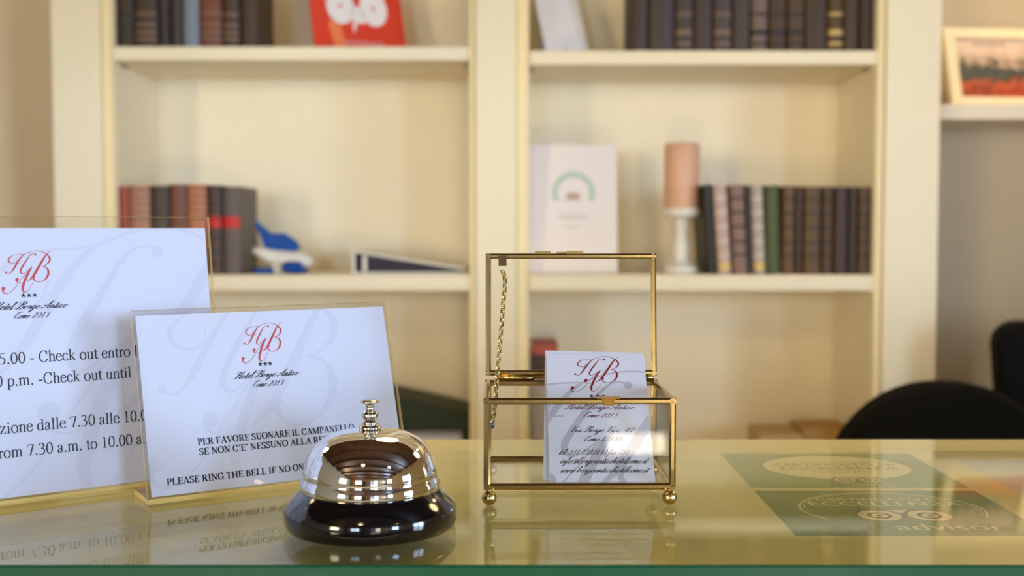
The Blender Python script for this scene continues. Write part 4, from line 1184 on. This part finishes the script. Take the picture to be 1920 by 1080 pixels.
# ------------------------------------------------------------------ brass and glass box
BW, BD, BH, FZ, BT = .0989, .0754, .0559, .0082, .0034
t = thing('glass_box', 'small brass-framed glass box with open lid holding business cards', 'box', (-.01454, .59465, CT + .0003), .0105)
h2 = BT / 2
def frame_loop(m, pts, w, ext=True):
    pts = [Vector(p) for p in pts]
    n = len(pts)
    for i in range(n):
        m.bar(pts[i], pts[(i + 1) % n], w, ext=w / 2 * .98)
m = MB()
for z_ in (FZ + h2, BH - h2):
    frame_loop(m, [(h2, h2, z_), (BW - h2, h2, z_), (BW - h2, BD - h2, z_), (h2, BD - h2, z_)], BT)
for x_ in (h2, BW - h2):
    for y_ in (h2, BD - h2):
        m.bar((x_, y_, FZ + h2), (x_, y_, BH - h2), BT, up=(0, 1, 0))
m.build('frame', 'gold', t)
g_ = .0009
for nm, (x0, x1, y0, y1, z0, z1) in {'front': (BT * .6, BW - BT * .6, h2 - g_ / 2, h2 + g_ / 2, FZ + BT * .6, BH - BT * .6), 'back': (BT * .6, BW - BT * .6, BD - h2 - g_ / 2, BD - h2 + g_ / 2, FZ + BT * .6, BH - BT * .6),
        'side': (h2 - g_ / 2, h2 + g_ / 2, BT * .6, BD - BT * .6, FZ + BT * .6, BH - BT * .6), 'other': (BW - h2 - g_ / 2, BW - h2 + g_ / 2, BT * .6, BD - BT * .6, FZ + BT * .6, BH - BT * .6),
        'bottom': (BT * .6, BW - BT * .6, BT * .6, BD - BT * .6, FZ + .0004, FZ + .0013)}.items():
    m = MB(); m.box(x0, x1, y0, y1, z0, z1); m.build('glass_floor' if nm == 'bottom' else 'glass_pane', 'boxglass', t)
for x_ in (.0028, BW - .0028):
    for y_ in (.0028, BD - .0028):
        m = MB(); m.ball((x_, y_, .0039), .0039, 24, 14); m.lathe([(.0016, .0066), (.0016, .009)], 12, c=(x_, y_, 0)); m.build('foot', 'pearl', t)
# front catch
m = MB()
cxm = .0640
m.box(cxm - .0058, cxm + .0058, -.0012, .0036, BH - .0002, BH + .0006)
m.prism([(cxm - .0036, BH), (cxm + .0036, BH), (cxm + .0026, BH - .0036), (cxm - .0026, BH - .0036)], -.0012, -.0004); m.build('catch', 'golddark', t)
# hinge
for a, c in ((.006, .028), (.0905, .097)):
    m = MB(); m.tube([(a, BD - .0008, BH + .0012), (c, BD - .0008, BH + .0012)], .0013, 14); m.build('hinge', 'pearl', t)
m = MB(); m.tube([(.026, BD - .0008, BH + .0012), (.0905, BD - .0008, BH + .0012)], .0007, 10); m.build('hinge_pin', 'golddark', t)
# lid
LL, LE = .0700, R(5.9)
TL = Matrix.Translation((0, BD - .0008, BH + .0030)) @ Matrix.Rotation(-LE, 4, 'X')
m = MB()
pts = [TL @ Vector(p) for p in ((h2, 0, h2 * .6), (BW - h2, 0, h2 * .6), (BW - h2, 0, LL - h2), (h2, 0, LL - h2))]
frame_loop(m, pts, .0031)
lid = m.build('lid', 'gold', t)
m = MB(); m.box(BT * .6, BW - BT * .6, -.00045, .00045, BT * .6, LL - BT * .6, T=TL); m.build('lid_glass', 'boxglass', lid)
m = MB()
m.box(.0286, .0378, -.0014, .0022, LL - .0004, LL + .0012, T=TL); m.box(.0470, .0566, -.0014, .0022, LL - .0004, LL + .0012, T=TL)
m.box(.0412, .0472, -.0008, .0002, LL - .0004, LL + .0008, T=TL); m.build('lid_clasp', 'pearl', lid)
m = MB(); m.box(.0076, .0122, -.0030, -.0016, LL - .0075, LL - .0015, T=TL); m.build('chain_bracket', 'steel', lid)
# chain from the lid to the side of the box
base = t.location
px = [(942, 508), (946.5, 522), (946, 545), (943, 575), (941, 605), (938, 640), (935, 675), (932, 705), (930, 735), (927.5, 765), (923, 793)]
n = len(px)
ch = []
for i, (x_, y_) in enumerate(px):
    f_ = i / (n - 1)
    q = P(x_, y_, .6735 * (1 - f_) + .640 * f_)
    ch.append(Matrix.Rotation(-.0105, 3, 'Z') @ (q - base))
ch = [Vector(c) for c in smooth_pts([tuple(c) for c in ch], 8)]
L = [0]
for i in range(1, len(ch)):
    L.append(L[-1] + (ch[i] - ch[i - 1]).length)
def along(s_):
    for i in range(1, len(ch)):
        if L[i] >= s_:
            f_ = (s_ - L[i - 1]) / (L[i] - L[i - 1] + 1e-12)
            return ch[i - 1].lerp(ch[i], f_), (ch[i] - ch[i - 1]).normalized()
    return ch[-1], (ch[-1] - ch[-2]).normalized()
m = MB()
NL = 35
for i in range(NL):
    p_, d_ = along(L[-1] * (i + .5) / NL)
    sd = d_.cross(Vector((0, 1, 0))).normalized()
    nd = d_.cross(sd)
    a_ = R(48 if i % 2 else -42)
    u_ = sd * math.cos(a_) + nd * math.sin(a_)
    ln, wd_ = L[-1] / NL * .80, .00128
    m.tube([p_ + d_ * (ln * math.cos(2 * math.pi * k_ / 12)) + u_ * (wd_ * math.sin(2 * math.pi * k_ / 12)) for k_ in range(12)], .00040, 6, closed=True)
m.build('chain', 'pearl', t)
m = MB(); m.ball(ch[-1] + Vector((0, 0, -.0012)), .0013, 14, 10, sc=(1, 1, 1.6)); m.tube([ch[-1], Vector((.0012, ch[-1].y, ch[-1].z - .001))], .0006, 8); m.build('chain_end', mat('blue_steel', (96, 110, 130), .3, .8), t)

# ------------------------------------------------------------------ business cards in the box
CL = .7577
def card(label, x, y, z_, mm='card'):
    t = thing('business_card', label, 'business card', (x, y, z_), 0, 'business cards in the glass box')
    m = MB(); m.box(0, .055, 0, .0005, 0, .085)
    s = m.build('sheet', mm, t); s.rotation_euler = (-CL, 0, 0)
    return t, s
CY, CZ_ = .5990, CT + .0106
t, s = card('white business card with crimson monogram at the front of the glass box', .0194, CY, CZ_)
V0 = .0012
k = Ink(); logo(k, .0082 + (27.3 - 23.72) * .0042, .0214 + V0 + (69.9 - 69.97) * .0042, 4.2); o = k.build('watermark', 'grey', s, -.00005); clip(o, .0003, .0547, .0003, .0847)
k = Ink(); logo(k, .0273, .0699 + V0, 1.0, wide=.85); k.build('monogram', 'crimson', s, -.00012)
k = Ink()
for d in (-1, 0, 1):
    k.star(.0275 + d * .0032, .0546 + V0, .0015)
k.build('stars', 'ink', s, -.00012)
k = Ink()
k.text('Hotel Borgo Antico', SCR, .0089, .0458 + V0, .0052, u1=.0463, thick=.075, thin=.034, slant=SL)
k.text('Como 2013', SCR, .0188, .0406 + V0, .0048, u1=.0370, thick=.075, thin=.034, slant=SL)
k.build('hotel_name', 'darkred', s, -.00012)
k = Ink()
k.text('Via Borgo Vico, 47', SCR, .0113, .0311 + V0, .0050, u1=.0450, thick=.075, thin=.034, slant=SL)
k.text('Como 22100', SCR, .0187, .0254 + V0, .0047, u1=.0380, thick=.075, thin=.034, slant=SL)
k.text('tel. 031 3380150 fax 031', SCR, .0050, .0171 + V0, .0049, u1=.0420, thick=.075, thin=.034, slant=SL)
k.text('info@borgoanticohotelcomo.it', SCR, .0054, .0116 + V0, .0052, u1=.0510, thick=.075, thin=.034, slant=SL)
k.text('www.borgoanticohotelcomo.it', SCR, .0055, .0061 + V0, .0052, u1=.0512, thick=.075, thin=.034, slant=SL)
k.build('address', 'ink', s, -.00012)
t, s = card('white business card just behind the front one, only its side edge showing', 0.0163, CY + .0038, CZ_ + .0016)
s.rotation_euler = (Matrix.Rotation(-CL, 3, 'X') @ Matrix.Rotation(R(1.7), 3, 'Y')).to_euler()
card('white business card at the back of the card stack, only its top edge showing', .0190, CY + .0060, CZ_ - .0003)
